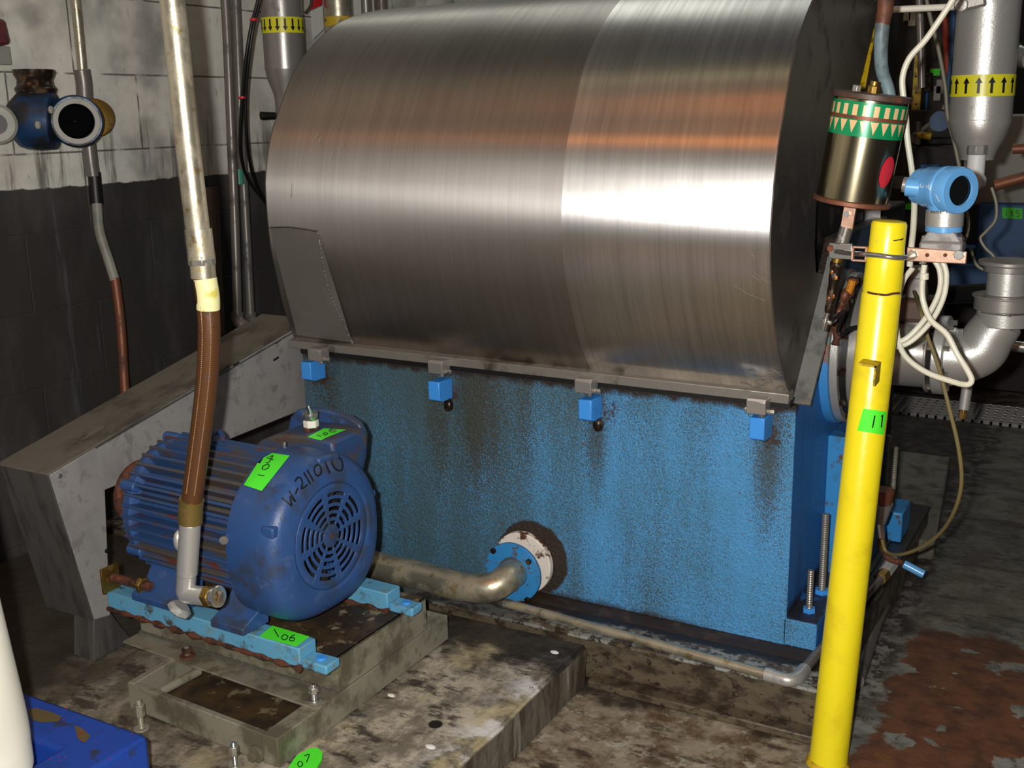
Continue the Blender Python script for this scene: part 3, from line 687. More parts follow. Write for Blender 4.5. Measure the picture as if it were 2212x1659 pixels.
# terminal box with loose connector
lid = [P(x, y, Y=2.20) for x, y in ((628, 935), (636, 897), (650, 883), (675, 878), (715, 883), (758, 894), (784, 911), (796, 938), (792, 985), (774, 1066), (700, 1085), (628, 1050))]
tb = MB().prism([(p.x, p.z) for p in [P(x, y, Y=2.12) for x, y in ((586, 952), (604, 935), (640, 922), (700, 926), (757, 938), (762, 965), (745, 1075), (640, 1075), (590, 1010))]], 1, 2.045, 2.185)
tbo = tb.build('terminal_box', M['motortop'], mo, .008)
MB().prism([(p.x, p.z) for p in lid], 1, 2.182, 2.202).build('box_lid', M['motor'], tbo, .006)
tbv = tb.bvh()
cb_ = V(*P(673, 932, Y=2.10))
co = MB().cyl(cb_+V(0, 0, -.006), cb_+V(0, 0, .012), .0185).build('rusty_hub', M['rust'], tbo, .002)
MB().hexn(cb_+V(0, 0, .012), cb_+V(0, 0, .030), .020).build('gland_nut', M['cream'], tbo, .002)
MB().lathe([(.030, .016), (.034, .0185), (.046, .0195), (.050, .019), (.050, .0145), (.034, .014)], cb_, (0, 0, 1), 28, False).build('gland_ring', M['bright'], tbo)
MB().tube([cb_+V(.0, 0, .03), cb_+V(-.004, 0, .05), cb_+V(-.009, 0, .064)], .0022, 8).build('wire', M['black'], tbo)
MB().tube([cb_+V(.005, 0, .03), cb_+V(.004, 0, .05), cb_+V(-.001, 0, .060)], .0022, 8).build('wire', M['greenband'], tbo)
MB().tube([cb_+V(.0, .005, .03), cb_+V(.0, 0, .05), cb_+V(-.005, 0, .066)], .0018, 8).build('wire', M['white'], tbo)
# green tags and marker writing on the motor
def tag(quad, bvh, strokes, wd, parent, mat='green', off=.0012, nu=10, nv=6):
    o = sticker(quad, bvh, nu, nv, off).build('number_tag', M[mat], parent)
    if strokes: ink(strokes, bvh, wd, off+.0012).build('handwritten_number', M['ink'], o)
    return o
tag([(572, 977), (626, 985), (566, 1061), (527, 1048)], cvb,
    [[(558, 1027), (572, 1029)], [(566, 1013), (571, 1016), (580, 1012), (582, 1006), (574, 1006), (568, 1010), (568, 1015)],
     [(583, 989), (590, 986), (585, 995), (579, 1002), (575, 1000)], [(577, 990), (591, 995)]], 1.9, mo)
tag([(665, 944), (700, 926), (748, 929), (694, 951)], tbv, [[(685, 942), (694, 944)], [(702, 936), (698, 939), (704, 941), (708, 938), (702, 936)],
    [(721, 926), (711, 931), (715, 935), (726, 934)], [(712, 931), (727, 930)]], 1.3, tbo)
W0 = [[(609, 1076), (630, 1093)], [(630, 1093), (626, 1072)], [(626, 1072), (638, 1084)], [(638, 1084), (624, 1060)],
      [(638, 1067), (643, 1054)], [(637, 1041), (643, 1032), (650, 1034), (653, 1044), (651, 1056), (664, 1047)],
      [(656, 1021), (670, 1046)], [(663, 1015), (677, 1040)],
      [(684, 1005), (679, 1010), (680, 1022), (686, 1028), (693, 1022), (693, 1010), (687, 1004), (681, 1007)],
      [(701, 997), (712, 1023)], [(725, 988), (717, 992), (718, 1004), (726, 1014), (736, 1017), (740, 1006), (736, 992), (728, 988), (719, 991)]]
ink(W0, cvb, 3.6, .001).build('handwritten_number', M['ink'], mo)
tag([(588, 1352), (669, 1376), (640, 1398), (560, 1376)], r1mb.bvh(), [[(592, 1361), (602, 1378)], [(614, 1372), (608, 1380), (616, 1384), (622, 1377), (615, 1372)],
    [(637, 1373), (628, 1378), (626, 1385), (634, 1386), (636, 1380), (628, 1380)]], 2.0, r1)
NP = sticker([(560, 970), (592, 955), (600, 962), (570, 975)], cvb, 6, 3, .001); NP.build('name_plate', M['rail_steel'], mo)

# ------------------------------------------------------------------ conduit drop with braided hose
cdp = thing('conduit_drop', P(400, 1290, Y=1.6), 'silver conduit pipe and brown braided hose hanging in front of the motor', 'conduit')
Q = lambda x, y, yy=1.6: P(x, y, Y=yy)
MB().tube([Q(340, -260), Q(372, 0), Q(402, 280), Q(428, 505)], .0235, 24, 8).build('rigid_pipe', M['galv'], cdp)
MB().tube([Q(428, 495), Q(436, 560)], .0262, 24, 0).build('pipe_sleeve', M['galv'], cdp)
MB().cyl(Q(435, 552), Q(437, 572), .0268, None, 8).build('collar_nut', M['rail_steel'], cdp, .001)
MB().cyl(Q(437, 565), Q(440, 600), .0245).build('ferrule', M['galv'], cdp)
HP = [Q(440, 590), Q(449, 660), Q(452, 720), Q(449, 800), Q(441, 880), Q(432, 950), Q(424, 1010), Q(417, 1060), Q(413, 1095)]
ho = MB().tube(HP, .0222, 24, 8).build('braided_hose', M['hose'], cdp)
for si in (-1, 1):                                  # raised braid lines
    pp = smooth_path(HP[1:-1], 40); b = MB()
    for i in range(0, len(pp)-2, 2):
        d = (pp[i+1]-pp[i]).normalized(); s = d.cross(V(.48, -.84, 0)).normalized(); n = s.cross(d); n = n if n.dot(CAM-pp[i]) > 0 else -n
        c = pp[i] + (s*si*.38 + n*.925)*.0222; b.sphere(c, .0015, 6)
    b.build('braid_line', M['braid'], ho)
MB().tube([Q(443, 602), Q(449, 640), Q(450, 668)], .0229, 24, 6).build('hose_label', M['paleyellow'], cdp)
MB().tube([Q(414, 1078), Q(412, 1098), Q(411, 1128)], .0256, 24, 4).build('hose_ferrule', M['amberbrass'], cdp)
elb = MB().tube([Q(411, 1128), Q(404, 1240)], .0225, 24, 0); elb.build('conduit_body', M['alu'], cdp, .002)
MB().sphere(Q(388, 1168), .0165, 20, (.7, .9, 1.5)).build('body_cover', M['alu'], cdp)
MB().tube([Q(404, 1232), Q(402, 1260), Q(403, 1281), Q(425, 1286), Q(446, 1288)], .021, 20, 6).build('elbow', M['alu'], cdp)
MB().lathe([(0, .020), (.006, .027), (.014, .0275), (.018, .022)], Q(395, 1298)+V(-.004, 0, -.012), V(-.45, -.35, -.75), 8).build('elbow_plug', M['alu'], cdp)
d = (Q(490, 1289)-Q(446, 1288)).normalized(); a = Q(446, 1288)
MB().hexn(a, a+d*.020, .0235).build('gland_nut', M['brass'], cdp, .002)
MB().lathe([(.020, .020), (.026, .0235), (.036, .0235), (.038, .020), (.038, .013), (.024, .012)], a, d, 28, False).build('gland_ring', M['bright'], cdp)

# ------------------------------------------------------------------ drain pipe with flange
dr = thing('drain_pipe', (-1.6, 2.5, .14), 'dull steel drain pipe bending into a round blue flange low on the tank', 'pipe')
fc = P(1108, 1236, Y=2.560)
MB().cyl(fc+V(0, -.004, 0), fc+V(0, .006, 0), .088, None, 56).build('flange', M['flange'], dr, .0015)
gc = P(1127, 1217, Y=2.610)
MB().cyl(V(gc.x, YF-.002, gc.z), V(gc.x, YF-.024, gc.z), .092, None, 56).build('gasket', M['gasket'], dr, .003)
MB().cyl(V(fc.x, fc.y+.006, fc.z), V(fc.x, YF-.002, fc.z), .055).build('neck', M['rust'], dr)
for px, py in ((1067, 1189), (1143, 1213), (1140, 1295)):
    c = P(px, py, Y=2.556); MB().hexn(c, c+V(0, -.008, 0), .009).build('bolt', M['darkpipe'], dr, .001)
MB().tube([V(fc.x+.005, 2.556, fc.z+.004), P(1100, 1245, Y=2.52), P(1062, 1268, Y=2.475), P(1000, 1268, Y=2.46), P(930, 1249, Y=2.465), P(860, 1232, Y=2.47), P(740, 1205, Y=2.475), P(600, 1172, Y=2.48)], .041, 32, 8).build('bent_pipe', M['galv'], dr)
MB().tube([V(fc.x+.005, 2.558, fc.z+.004), V(fc.x+.004, 2.549, fc.z+.003)], .0445, 32, 0).build('weld_bead', M['weld'], dr)

# floor conduit round the skid
fcn = thing('floor_conduit', (-.9, 2.45, .14), 'thin silver conduit along the skid edge in front of the tank with a corner elbow', 'conduit')
a, b = P(1090, 1302, Z=.156), P(1672, 1461, Z=.156)
MB().cyl(a, b, .0125).build('long_run', M['galv'], fcn)
MB().tube([b+(a-b).normalized()*.01, P(1700, 1469, Z=.156), P(1722, 1464, Z=.156), P(1738, 1446, Z=.156)], .0165, 20, 6).build('elbow', M['alu'], fcn)
MB().cyl(b+(a-b).normalized()*.022, b, .0175).build('elbow_collar', M['alu'], fcn, .001)
c2_ = P(1734, 1450, Z=.156); e2_ = P(1900, 1252, Z=.156)
MB().cyl(c2_, e2_, .0125).build('short_run', M['wallpipe'], fcn)
MB().hexn(e2_, e2_+V(.004, .05, 0), .020).build('coupling', M['brass'], fcn, .002)
MB().hexn(e2_+V(.002, .055, .0), e2_+V(.02, .10, .03), .022).build('union_nut', M['alu'], fcn, .002)
gp = thing('grey_floor_pipe', (-.54, 2.9, 0), 'grey pipe lying on the floor beside the tank foot behind the yellow post', 'pipe')
MB().tube([P(1845, 1470, Z=.03), P(1885, 1350, Z=.03), P(1925, 1250, Z=.03)], .026, 20, 4).build('pipe_run', M['wallpipe'], gp)

# ------------------------------------------------------------------ yellow post
yp = thing('guard_post', (-.515, 2.385, 0), 'tall slim bright yellow steel post leaning slightly right beside the tank', 'post')
pb0, pt0 = V(-.517, 2.385, 0), V(*P(1922, 476, Y=2.40)); pd = (pt0-pb0).normalized(); L = (pt0-pb0).length
jl = (P(1908, 632, Y=2.398)-pb0).length
pm = MB().lathe([(0, .0435), (jl-.004, .0405), (jl, .0385), (jl+.004, .0395), (L-.075, .0385), (L-.06, .0362), (L-.008, .0360), (L-.002, .033), (L, .024)], pb0, pd, 48)
pm.build('post_tube', M['yellow'], yp); pmb = pm.bvh()
ink([[(1874, 631), (1885, 634), (1900, 636), (1915, 637), (1930, 634), (1944, 633)]], pmb, 5, .0006).build('chipped_joint', M['rust'], yp)
ink([[(1930, 520), (1948, 517)], [(1946, 519), (1951, 515)]], pmb, 2.4, .0006).build('chipped_mark', M['ink'], yp)
MB().lathe([(0, .052), (.006, .050), (.012, .045)], pb0, (0, 0, 1), 32).build('base_collar', M['yellowdirt'], yp)
lp = [P(x, y, Y=2.302) for x, y in ((1854, 784), (1893, 791), (1889, 834))]
for a_, b_, o_v in ((lp[0], lp[1], V(0, 0, -.0035)), (lp[1], lp[2], V(-.0035, 0, 0))):
    e_ = V(0, .046, 0); MB().hexa([a_, b_, b_+e_, a_+e_], [a_+o_v, b_+o_v, b_+e_+o_v, a_+e_+o_v]).build('angle_clip', M['yellowdirt'], yp)
tag([(1865, 882), (1915, 889), (1908, 939), (1852, 930)], pmb, [[(1889, 897), (1884, 924)], [(1905, 896), (1902, 923)], [(1902, 899), (1906, 896)]], 2.6, yp, nu=16)

# ------------------------------------------------------------------ oiler canister, stem, bracket
cn = thing('oiler_canister', P(1838, 440, Y=2.5), 'tilted steel canister with a green patterned band above the yellow post', 'canister')
ct, cbm = P(1883, 212, Y=2.5), P(1840, 432, Y=2.5); ca = (ct-cbm).normalized(); cl_ = (ct-cbm).length; cr = .0765
cm = MB().lathe([(0, cr), (cl_, cr)], cbm, ca, 64); cm.build('can', M['can'], cn); cmb = cm.bvh()
MB().lathe([(-.008, cr+.002), (-.006, cr+.006), (.002, cr+.006), (.004, cr+.001)], cbm, ca, 48).build('bottom_rim', M['copper'], cn)
MB().lathe([(cl_-.004, cr+.001), (cl_-.002, cr+.006), (cl_+.008, cr+.006), (cl_+.010, cr+.002)], cbm, ca, 48).build('lid', M['brownblock'], cn)
side = ca.cross(V(0, 1, 0)).normalized(); fwd = ca.cross(side).normalized()
if fwd.y > 0: fwd = -fwd
if side.x < 0: side = -side
def cyl_patch(a0, a1, h0, h1, off, tri=0, n=6):
    vs = []
    for i in range(n+1):
        u = i/n; g = a0+(a1-a0)*u
        lo, hi = h0, h1
        if tri == 1: lo = h1-(h1-h0)*(1-abs(2*u-1))
        d = side*math.sin(g) + fwd*math.cos(g)
        vs += [cbm+ca*lo+d*(cr+off), cbm+ca*hi+d*(cr+off)]
    return vs, [(2*i, 2*i+1, 2*i+3, 2*i+2) for i in range(n)]
T0, T1 = cl_-.078, cl_-.008
MB().add(*cyl_patch(-math.pi, math.pi, T0, T1, .0006, 0, 72)).build('printed_band', M['bandgreen'], cn)
cp = MB(); nn = 22
for k in range(nn):
    a0 = -math.pi + 2*math.pi*k/nn
    cp.add(*cyl_patch(a0+.05, a0+.19, T1-.028, T1-.006, .0012)); cp.add(*cyl_patch(a0+.02, a0+.24, T0+.006, T0+.032, .0012, 1, 8))
cp.build('cream_pattern', M['bandcream'], cn)
MB().add(*cyl_patch(-math.pi, math.pi, T0+.034, T0+.042, .0014, 0, 72)).build('brown_stripe', M['copper'], cn)
rp = MB(); vs = [hit(cmb, 1914, 372, .0012)]
for f_ in (.35, .7, 1):
    for i in range(20):
        g = 2*math.pi*i/20; x, y = 13*math.cos(g)*f_, 34*math.sin(g)*f_; vs.append(hit(cmb, 1914+x-y*.28, 372+y+x*.1, .0012))
vs = [v or vs[0] for v in vs]
rp.add(vs, [(0, 1+i, 1+(i+1) % 20) for i in range(20)] + [(1+20*j+i, 21+20*j+i, 21+20*j+(i+1) % 20, 1+20*j+(i+1) % 20) for j in range(2) for i in range(20)]).build('red_spot', M['red'], cn)
tp = ct + ca*.009
MB().cyl(tp+side*.0, tp+ca*.016, .013, None, 8).build('top_fitting', M['brass'], cn, .001)
MB().cyl(tp+ca*.016, tp+ca*.026, .009).build('top_fitting', M['brass'], cn, .001)
MB().hexn(tp-side*.035, tp-side*.035+ca*.014, .010).build('top_nut', M['steel'], cn, .001)
s0 = cbm - ca*.006; K = lambda x, y, yy=2.5: P(x, y, Y=yy)
MB().bar(s0, K(1829, 495), .026, .012, (0, 1, 0)).build('mount_strap', M['plate'], cn, .001)
bb = K(1830, 462, 2.493); MB().hexn(bb, bb+V(0, -.008, 0), .007).build('strap_bolt', M['steel'], cn)
MB().cyl(K(1829, 490), K(1812, 548), .0145).build('stem_tube', M['bright'], cn)
MB().cyl(K(1812, 548), K(1806, 570), .012).build('stem_tube', M['brass'], cn)
MB().tube([K(1808, 566), K(1803, 600), K(1796, 640), K(1789, 675)], .013, 14, 8, rf=lambda u: .0145-.006*u+.0006*math.sin(u*23)).build('greasy_stem', M['darkpipe'], cn)
MB().cyl(K(1789, 672), K(1783, 692), .005).build('nipple', M['bright'], cn)
MB().hexn(K(1784, 688), K(1778, 712), .0085).build('grease_fitting', M['bright'], cn, .001)
MB().sphere(K(1793, 697), .006, 10).build('fitting_ball', M['bright'], cn)
for x, y in ((1797, 588), (1806, 600), (1790, 645), (1800, 640)): MB().sphere(K(x, y, 2.487), .0035, 8, (1, .6, 1.6)).build('grease_blob', M['amber'], cn)

br = thing('pipe_clamp_bracket', P(1855, 548, Y=2.36), 'steel rod clamp bracket wrapped round the yellow post near its top', 'bracket')
MB().box(tuple(K(1790, 558, 2.485)), tuple(K(1842, 526, 2.478))).build('clamp_block', M['bright'], br, .003)
x = K(1794, 536, 2.476); MB().cyl(x, x+V(0, -.004, 0), .007).build('hole_plug', M['rust'], br)
MB().tube([K(1806, 543, 2.47), K(1840, 547, 2.43), K(1866, 549, 2.372), K(1900, 552, 2.345), K(1930, 556, 2.345), K(1955, 556, 2.368), K(1972, 553, 2.43)], .0055, 14, 8).build('u_rod', M['bright'], br)
c = K(1859, 547, 2.385); q = .0125
fr = MB()
for a, b in ((V(-q, 0, -q), V(q, 0, -q)), (V(q, 0, -q), V(q, 0, q)), (V(q, 0, q), V(-q, 0, q)), (V(-q, 0, q), V(-q, 0, -q))): fr.bar(c+a*1.1+V(0, -.008, 0), c+b*1.1+V(0, -.008, 0), .0035, .014, (0, 1, 0))
fr.build('square_washer', M['plate'], br)
a, b = K(1958, 548, 2.462), K(2088, 554, 2.462)
MB().hexa([a+V(0, 0, -.016), b+V(0, 0, -.016), b+V(0, .006, -.016), a+V(0, .006, -.016)], [a+V(0, 0, .014), b+V(0, 0, .010), b+V(0, .006, .010), a+V(0, .006, .014)]).build('bracket_plate', M['plate'], br, .002)
for px, r in ((1972, .011), (2072, .011)):
    c = K(px, 550, 2.461); MB().hexn(c, c+V(0, -.008, 0), r).build('bolt', M['bright'], br, .001)
for px in (2003, 2042):
    c = K(px, 551, 2.461); MB().cyl(c, c+V(0, -.0015, 0), .004).build('hole', M['rust'], br)

# ------------------------------------------------------------------ pressure transmitter
tr = thing('pressure_transmitter', P(2035, 540, Y=2.5), 'light blue round-faced pressure transmitter standing on the copper-toned bracket plate', 'transmitter')
YT = 2.50
base = P(2035, 545, Y=YT)
def zt_(py, px=2035): return P(px, py, Y=YT).z
MB().box((base.x-.043, YT-.03, zt_(543)), (base.x+.043, YT+.03, zt_(520))).build('flange_block', M['greyflange'], tr, .005)
MB().hexa([V(base.x-.042, YT-.03, zt_(521)), V(base.x+.042, YT-.03, zt_(521)), V(base.x+.042, YT+.03, zt_(521)), V(base.x-.042, YT+.03, zt_(521))],
          [V(base.x-.026, YT-.03, zt_(496)), V(base.x+.026, YT-.03, zt_(496)), V(base.x+.026, YT+.03, zt_(496)), V(base.x-.026, YT+.03, zt_(496))]).build('flange_crown', M['greyflange'], tr, .004)
for s_ in (-1, 1): MB().cyl(V(base.x+s_*.034, YT-.018, zt_(522)), V(base.x+s_*.034, YT-.018, zt_(508)), .009, .006, 6).build('flange_bolt', M['greyflange'], tr, .001)
MB().cyl(V(base.x, YT, zt_(500)), V(base.x, YT, zt_(487)), .037).build('blue_ring', M['lightblue'], tr, .001)
nk = MB().cyl(V(base.x, YT, zt_(488)), V(base.x, YT, zt_(453)), .038, None, 40); nk.build('label_neck', M['alu'], tr, .001)
sty = []
ox = 2012
for ch in 'ROSEMOUNT':
    G_ = {'R': [[(0, 6), (0, 0), (3, 1), (3, 3), (0, 3)], [(1, 3), (3, 6)]], 'O': [[(2, 0), (0, 3), (2, 6), (3.4, 3), (2, 0)]], 'S': [[(3, 0), (0, 1), (3, 4), (0, 6)]],
          'E': [[(3, 0), (0, 0)], [(0, 0), (0, 6)], [(0, 6), (3, 6)], [(0, 3), (2, 3)]], 'M': [[(0, 6), (0, 0)], [(0, 0), (1.6, 4)], [(1.6, 4), (3.2, 0)], [(3.2, 0), (3.2, 6)]],
          'U': [[(0, 0), (.3, 5), (2.8, 5), (3, 0)]], 'N': [[(0, 6), (0, 0)], [(0, 0), (3, 6)], [(3, 6), (3, 0)]], 'T': [[(0, 0), (3.2, 0)], [(1.6, 0), (1.6, 6)]]}[ch]
    sty += [[(ox+x*.8, 457+y*.75+(ox-2035)*.05) for x, y in st] for st in G_]; ox += 4.6
ink(sty, nk.bvh(), .9, .0006).build('printed_name', M['ink'], tr)
hc = P(2040, 408, Y=YT); hax = (V(.80, -.62, -.03)).normalized()
MB().cyl(V(base.x, YT, zt_(455)), V(base.x-.006, YT, hc.z-.025), .030, .034, 32).build('housing_neck', M['lightblue'], tr, .003)
hs = MB().lathe([(-.075, .034), (-.070, .038), (-.045, .038), (-.043, .043), (-.01, .0445), (.0, .0475), (.008, .0475), (.010, .045), (.016, .045), (.018, .0485),
                 (.042, .0485), (.047, .046), (.047, .031), (.042, .030)], hc, hax, 56, False); hs.build('housing', M['lightblue'], tr); hsb = hs.bvh()
MB().cyl(hc+hax*.036, hc+hax*.041, .031).build('display_glass', M['glass'], tr)
MB().cyl(hc-hax*.02+V(-.03, -.01, .0), hc-hax*.02+V(-.062, -.012, .003), .020).build('conduit_entry', M['lightblue'], tr, .002)
MB().cyl(hc-hax*.02+V(-.060, -.012, .006), hc-hax*.02+V(-.068, -.012, .007), .016).build('entry_plug', M['steel'], tr, .001)
ink([[(1990, 397), (1988, 402), (1993, 405), (1996, 400)], [(2002, 400), (2003, 406)], [(2008, 398), (2006, 406), (2011, 410)], [(2015, 407), (2013, 418)], [(2022, 420), (2030, 436)]], hsb, 1.6, .0008).build('paint_pen_marks', M['label'], tr)

# ------------------------------------------------------------------ cables
def cable(name, pts, r, mat, label, cat='cable', grp=None, n=10):
    ps = [P(x, y, Y=yy) for x, y, yy in pts]
    o = MB().tube(ps, r, n, 8).build(name, M[mat]); o['label'] = label; o['category'] = cat
    if grp: o['group'] = grp
    return o
cable('white_cable', [(2085, -60, 2.62), (2062, -8, 2.62), (2035, 35, 2.62), (2000, 85, 2.62), (1965, 125, 2.62), (1950, 165, 2.62), (1951, 205, 2.62), (1956, 240, 2.62), (1960, 300, 2.62), (1970, 370, 2.61), (1975, 430, 2.58), (1973, 490, 2.54), (1968, 538, 2.50), (1965, 575, 2.50)],
      .0066, 'white', 'long white cable descending past the canister to the bracket')
cable('white_cable', [(2016, 558, 2.50), (2030, 585, 2.50), (2030, 625, 2.50), (2012, 668, 2.50), (1985, 705, 2.50), (1955, 733, 2.49), (1925, 742, 2.49)], .0060, 'white', 'inner of two parallel white cables curving behind the yellow post')
cable('white_cable', [(2033, 558, 2.51), (2044, 590, 2.51), (2040, 635, 2.51), (2022, 678, 2.51), (1995, 713, 2.51), (1962, 741, 2.50), (1925, 752, 2.50)], .0060, 'white', 'outer of two parallel white cables curving behind the yellow post')
cable('white_cable', [(1997, 572, 2.47), (1993, 600, 2.47), (1993, 645, 2.47), (2010, 690, 2.46), (2045, 722, 2.45), (2068, 765, 2.44), (2090, 800, 2.44), (2099, 822, 2.44), (2086, 831, 2.44), (2050, 822, 2.45), (2005, 806, 2.46), (1968, 782, 2.47), (1947, 755, 2.48), (1937, 715, 2.50), (1938, 665, 2.53), (1950, 610, 2.56), (1972, 578, 2.56)],
      .0062, 'white', 'white cable hanging in a wide teardrop loop in front of the silver pipe')
MBg = thing('cable_gland', P(1995, 565, Y=2.47), 'small white cable gland just below the copper-toned bracket plate', 'cable gland')
MB().hexn(P(1993, 560, Y=2.47), P(1993, 570, Y=2.47), .008).build('gland_nut', M['steel'], MBg, .001)
MB().cyl(P(1996, 590, Y=2.468), P(1996, 604, Y=2.468), .0095).build('gland_sleeve', M['white'], MBg, .001)
cable('thin_hose', [(1975, 630, 2.95), (1988, 670, 2.75), (2003, 725, 2.74), (2028, 795, 2.72), (2050, 880, 2.70), (2070, 965, 2.70), (2077, 1040, 2.72), (2063, 1100, 2.76), (2032, 1150, 2.84), (1990, 1182, 2.9), (1945, 1198, 2.95), (1915, 1192, 3.0), (1905, 1165, 3.0)],
      .0048, 'tanhose', 'thin brown hose drooping in a long arc down to the floor', 'hose')
cable('grease_hose', [(1793, 697, 2.5), (1808, 684, 2.52), (1822, 672, 2.56), (1817, 690, 2.6), (1810, 715, 2.62), (1820, 722, 2.62), (1840, 708, 2.60), (1885, 705, 2.56)], .0042, 'black', 'short black grease hose between the fitting and the yellow post', 'hose')
cable('grey_cable', [(2142, 405, 3.2), (2152, 440, 3.2), (2150, 475, 3.2), (2130, 500, 3.2), (2118, 515, 3.2), (2128, 535, 3.2), (2147, 555, 3.2), (2146, 575, 3.2), (2128, 583, 3.2), (2108, 570, 3.2), (2096, 535, 3.2)], .0042, 'rubbergrey', 'thin grey cable curling down beside the blue machine')
cable('grey_cable', [(2088, 452, 3.0), (2092, 480, 3.0), (2088, 510, 3.0), (2075, 535, 3.0)], .004, 'rubbergrey', 'short grey cable just right of the blue transmitter')
cable('grey_cable', [(1998, -20, 3.6), (2010, 40, 3.6), (2028, 110, 3.6), (2042, 190, 3.6), (2047, 250, 3.6), (2062, 310, 3.6), (2074, 370, 3.6)], .0062, 'rubbergrey', 'grey cable slanting down in front of the orange pipe')

# ------------------------------------------------------------------ big outlet pipe on the right
op = thing('outlet_pipe', (-.65, 3.05, .85), 'thick silver outlet pipe with bolted flanges leaving the tank side', 'pipe')
YO, ZO = 3.05, .857
MB().cyl((-.697, YO, ZO), (-.672, YO, ZO), .212, None, 72).build('tank_flange', M['tankflange'], op, .003)
MB().cyl((-.672, YO, ZO), (-.650, YO, ZO), .205, None, 72).build('outer_flange', M['alu'], op, .003)
MB().cyl((-.650, YO, ZO), (-.632, YO, ZO), .185, None, 72).build('dark_gap_ring', M['black'], op)
MB().cyl((-.632, YO, ZO), (-.600, YO, ZO), .190, None, 72).build('inner_flange', M['steel'], op, .003)
for k in range(12):
    g = 2*math.pi*(k+.3)/12; MB().hexn((-.655, YO+math.cos(g)*.188, ZO+math.sin(g)*.188), (-.630, YO+math.cos(g)*.188, ZO+math.sin(g)*.188), .012).build('bolt', M['darkpipe'], op)
MB().lathe([(-.60, .10), (-.585, .092), (-.455, .090)], (0, YO, ZO), (1, 0, 0), 48).build('pipe_barrel', M['steel'], op)
MB().cyl((-.458, YO, ZO), (-.452, YO, ZO), .102, None, 48).build('slip_flange', M['steel'], op, .002)
MB().cyl((-.440, YO, ZO), (-.412, YO, ZO), .104, None, 48).build('bolted_flange', M['alu'], op, .003)
for k in range(8):
    g = 2*math.pi*(k+.5)/8; a = V(-.462, YO+math.cos(g)*.088, ZO+math.sin(g)*.088)
    MB().hexn(a, a+V(.064, 0, 0), .008).build('bolt', M['bright'], op)
top = P(2168, 690, Y=YO)
MB().tube([V(-.415, YO, ZO), V(-.375, YO, ZO+.003), V(-.335, YO, ZO+.022), V(top.x-.030, YO, ZO+.062), V(top.x-.004, YO, ZO+.105), V(top.x, YO, top.z)], .066, 32, 8, rf=lambda u: .076-.024*u).build('elbow', M['alu'], op)
def st(z0, z1, r0_, r1_=None, nm='stack_flange', mt='steel'): MB().cyl(V(top.x, YO, z0), V(top.x, YO, z1), r0_, r1_, 40).build(nm, M[mt], op, .002)
zz = lambda py: P(2168, py, Y=YO).z
st(zz(702), zz(672), .066, nm='elbow_flange', mt='alu'); st(zz(668), zz(640), .074); st(zz(641), zz(636), .080)
st(zz(636), zz(585), .048, nm='spool', mt='alu'); st(zz(586), zz(572), .058); st(zz(571), zz(562), .072, nm='top_flange')
for g in (0.4, 1.9, 3.6, 5.0): a = V(top.x+math.cos(g)*.060, YO+math.sin(g)*.060, zz(668)); MB().hexn(a-V(0, 0, .008), a+V(0, 0, .034), .008).build('bolt', M['bright'], op)
# drain cock under the elbow
dcx = P(2088, 850, Y=YO); dz = lambda y: P(2088, y, Y=YO).z
MB().cyl(V(dcx.x, YO, dz(800)), V(dcx.x, YO, dz(835)), .013).build('drain_stub', M['alu'], op)
MB().cyl(V(dcx.x, YO, dz(835)), V(dcx.x-.004, YO, dz(885)), .0135).build('drain_valve', M['alu'], op, .002)
MB().hexn(V(dcx.x-.004, YO, dz(880)), V(dcx.x-.006, YO, dz(905)), .0105).build('drain_tip', M['brass'], op, .001)
# instrument branch on top
bx = P(1985, 700, Y=YO); bz = lambda y: P(1985, y, Y=YO).z
MB().cyl(V(bx.x, YO, ZO+.07), V(bx.x, YO, bz(672)), .040).build('branch_neck', M['steel'], op)
MB().box((bx.x-.055, YO-.05, bz(692)), (bx.x+.055, YO+.05, bz(640))).build('branch_valve', M['brownblock'], op, .012)
MB().cyl(V(bx.x-.01, YO, bz(642)), V(bx.x-.01, YO, bz(600)), .030, .022).build('branch_tube', M['greyflange'], op, .002)
MB().cyl(V(bx.x-.01, YO, bz(600)), V(bx.x-.01, YO, bz(575)), .024).build('branch_tube', M['greyflange'], op, .002)
# greasy packing studs between hood and outlet flange
gs = thing('greasy_stud', P(1820, 640, Y=2.93), 'rusty stud smeared with orange grease left of the round silver flange', 'stud')
MB().tube([P(1845, 600, Y=2.86), P(1836, 625, Y=2.86), P(1824, 655, Y=2.84), P(1814, 700, Y=2.82), P(1804, 745, Y=2.80)], .013, 14, 8, rf=lambda u: .012+.004*math.sin(u*25)).build('stud', M['rust'], gs)
MB().tube([P(1842, 605, Y=2.845), P(1838, 618, Y=2.845), P(1833, 632, Y=2.845)], .010, 10, 4).build('grease_blob', M['amber'], gs)
MB().tube([P(1828, 630, Y=2.825), P(1818, 655, Y=2.825), P(1812, 678, Y=2.815)], .009, 10, 6, rf=lambda u: .007+.004*math.sin(u*9)).build('grease_blob', M['copper'], gs)

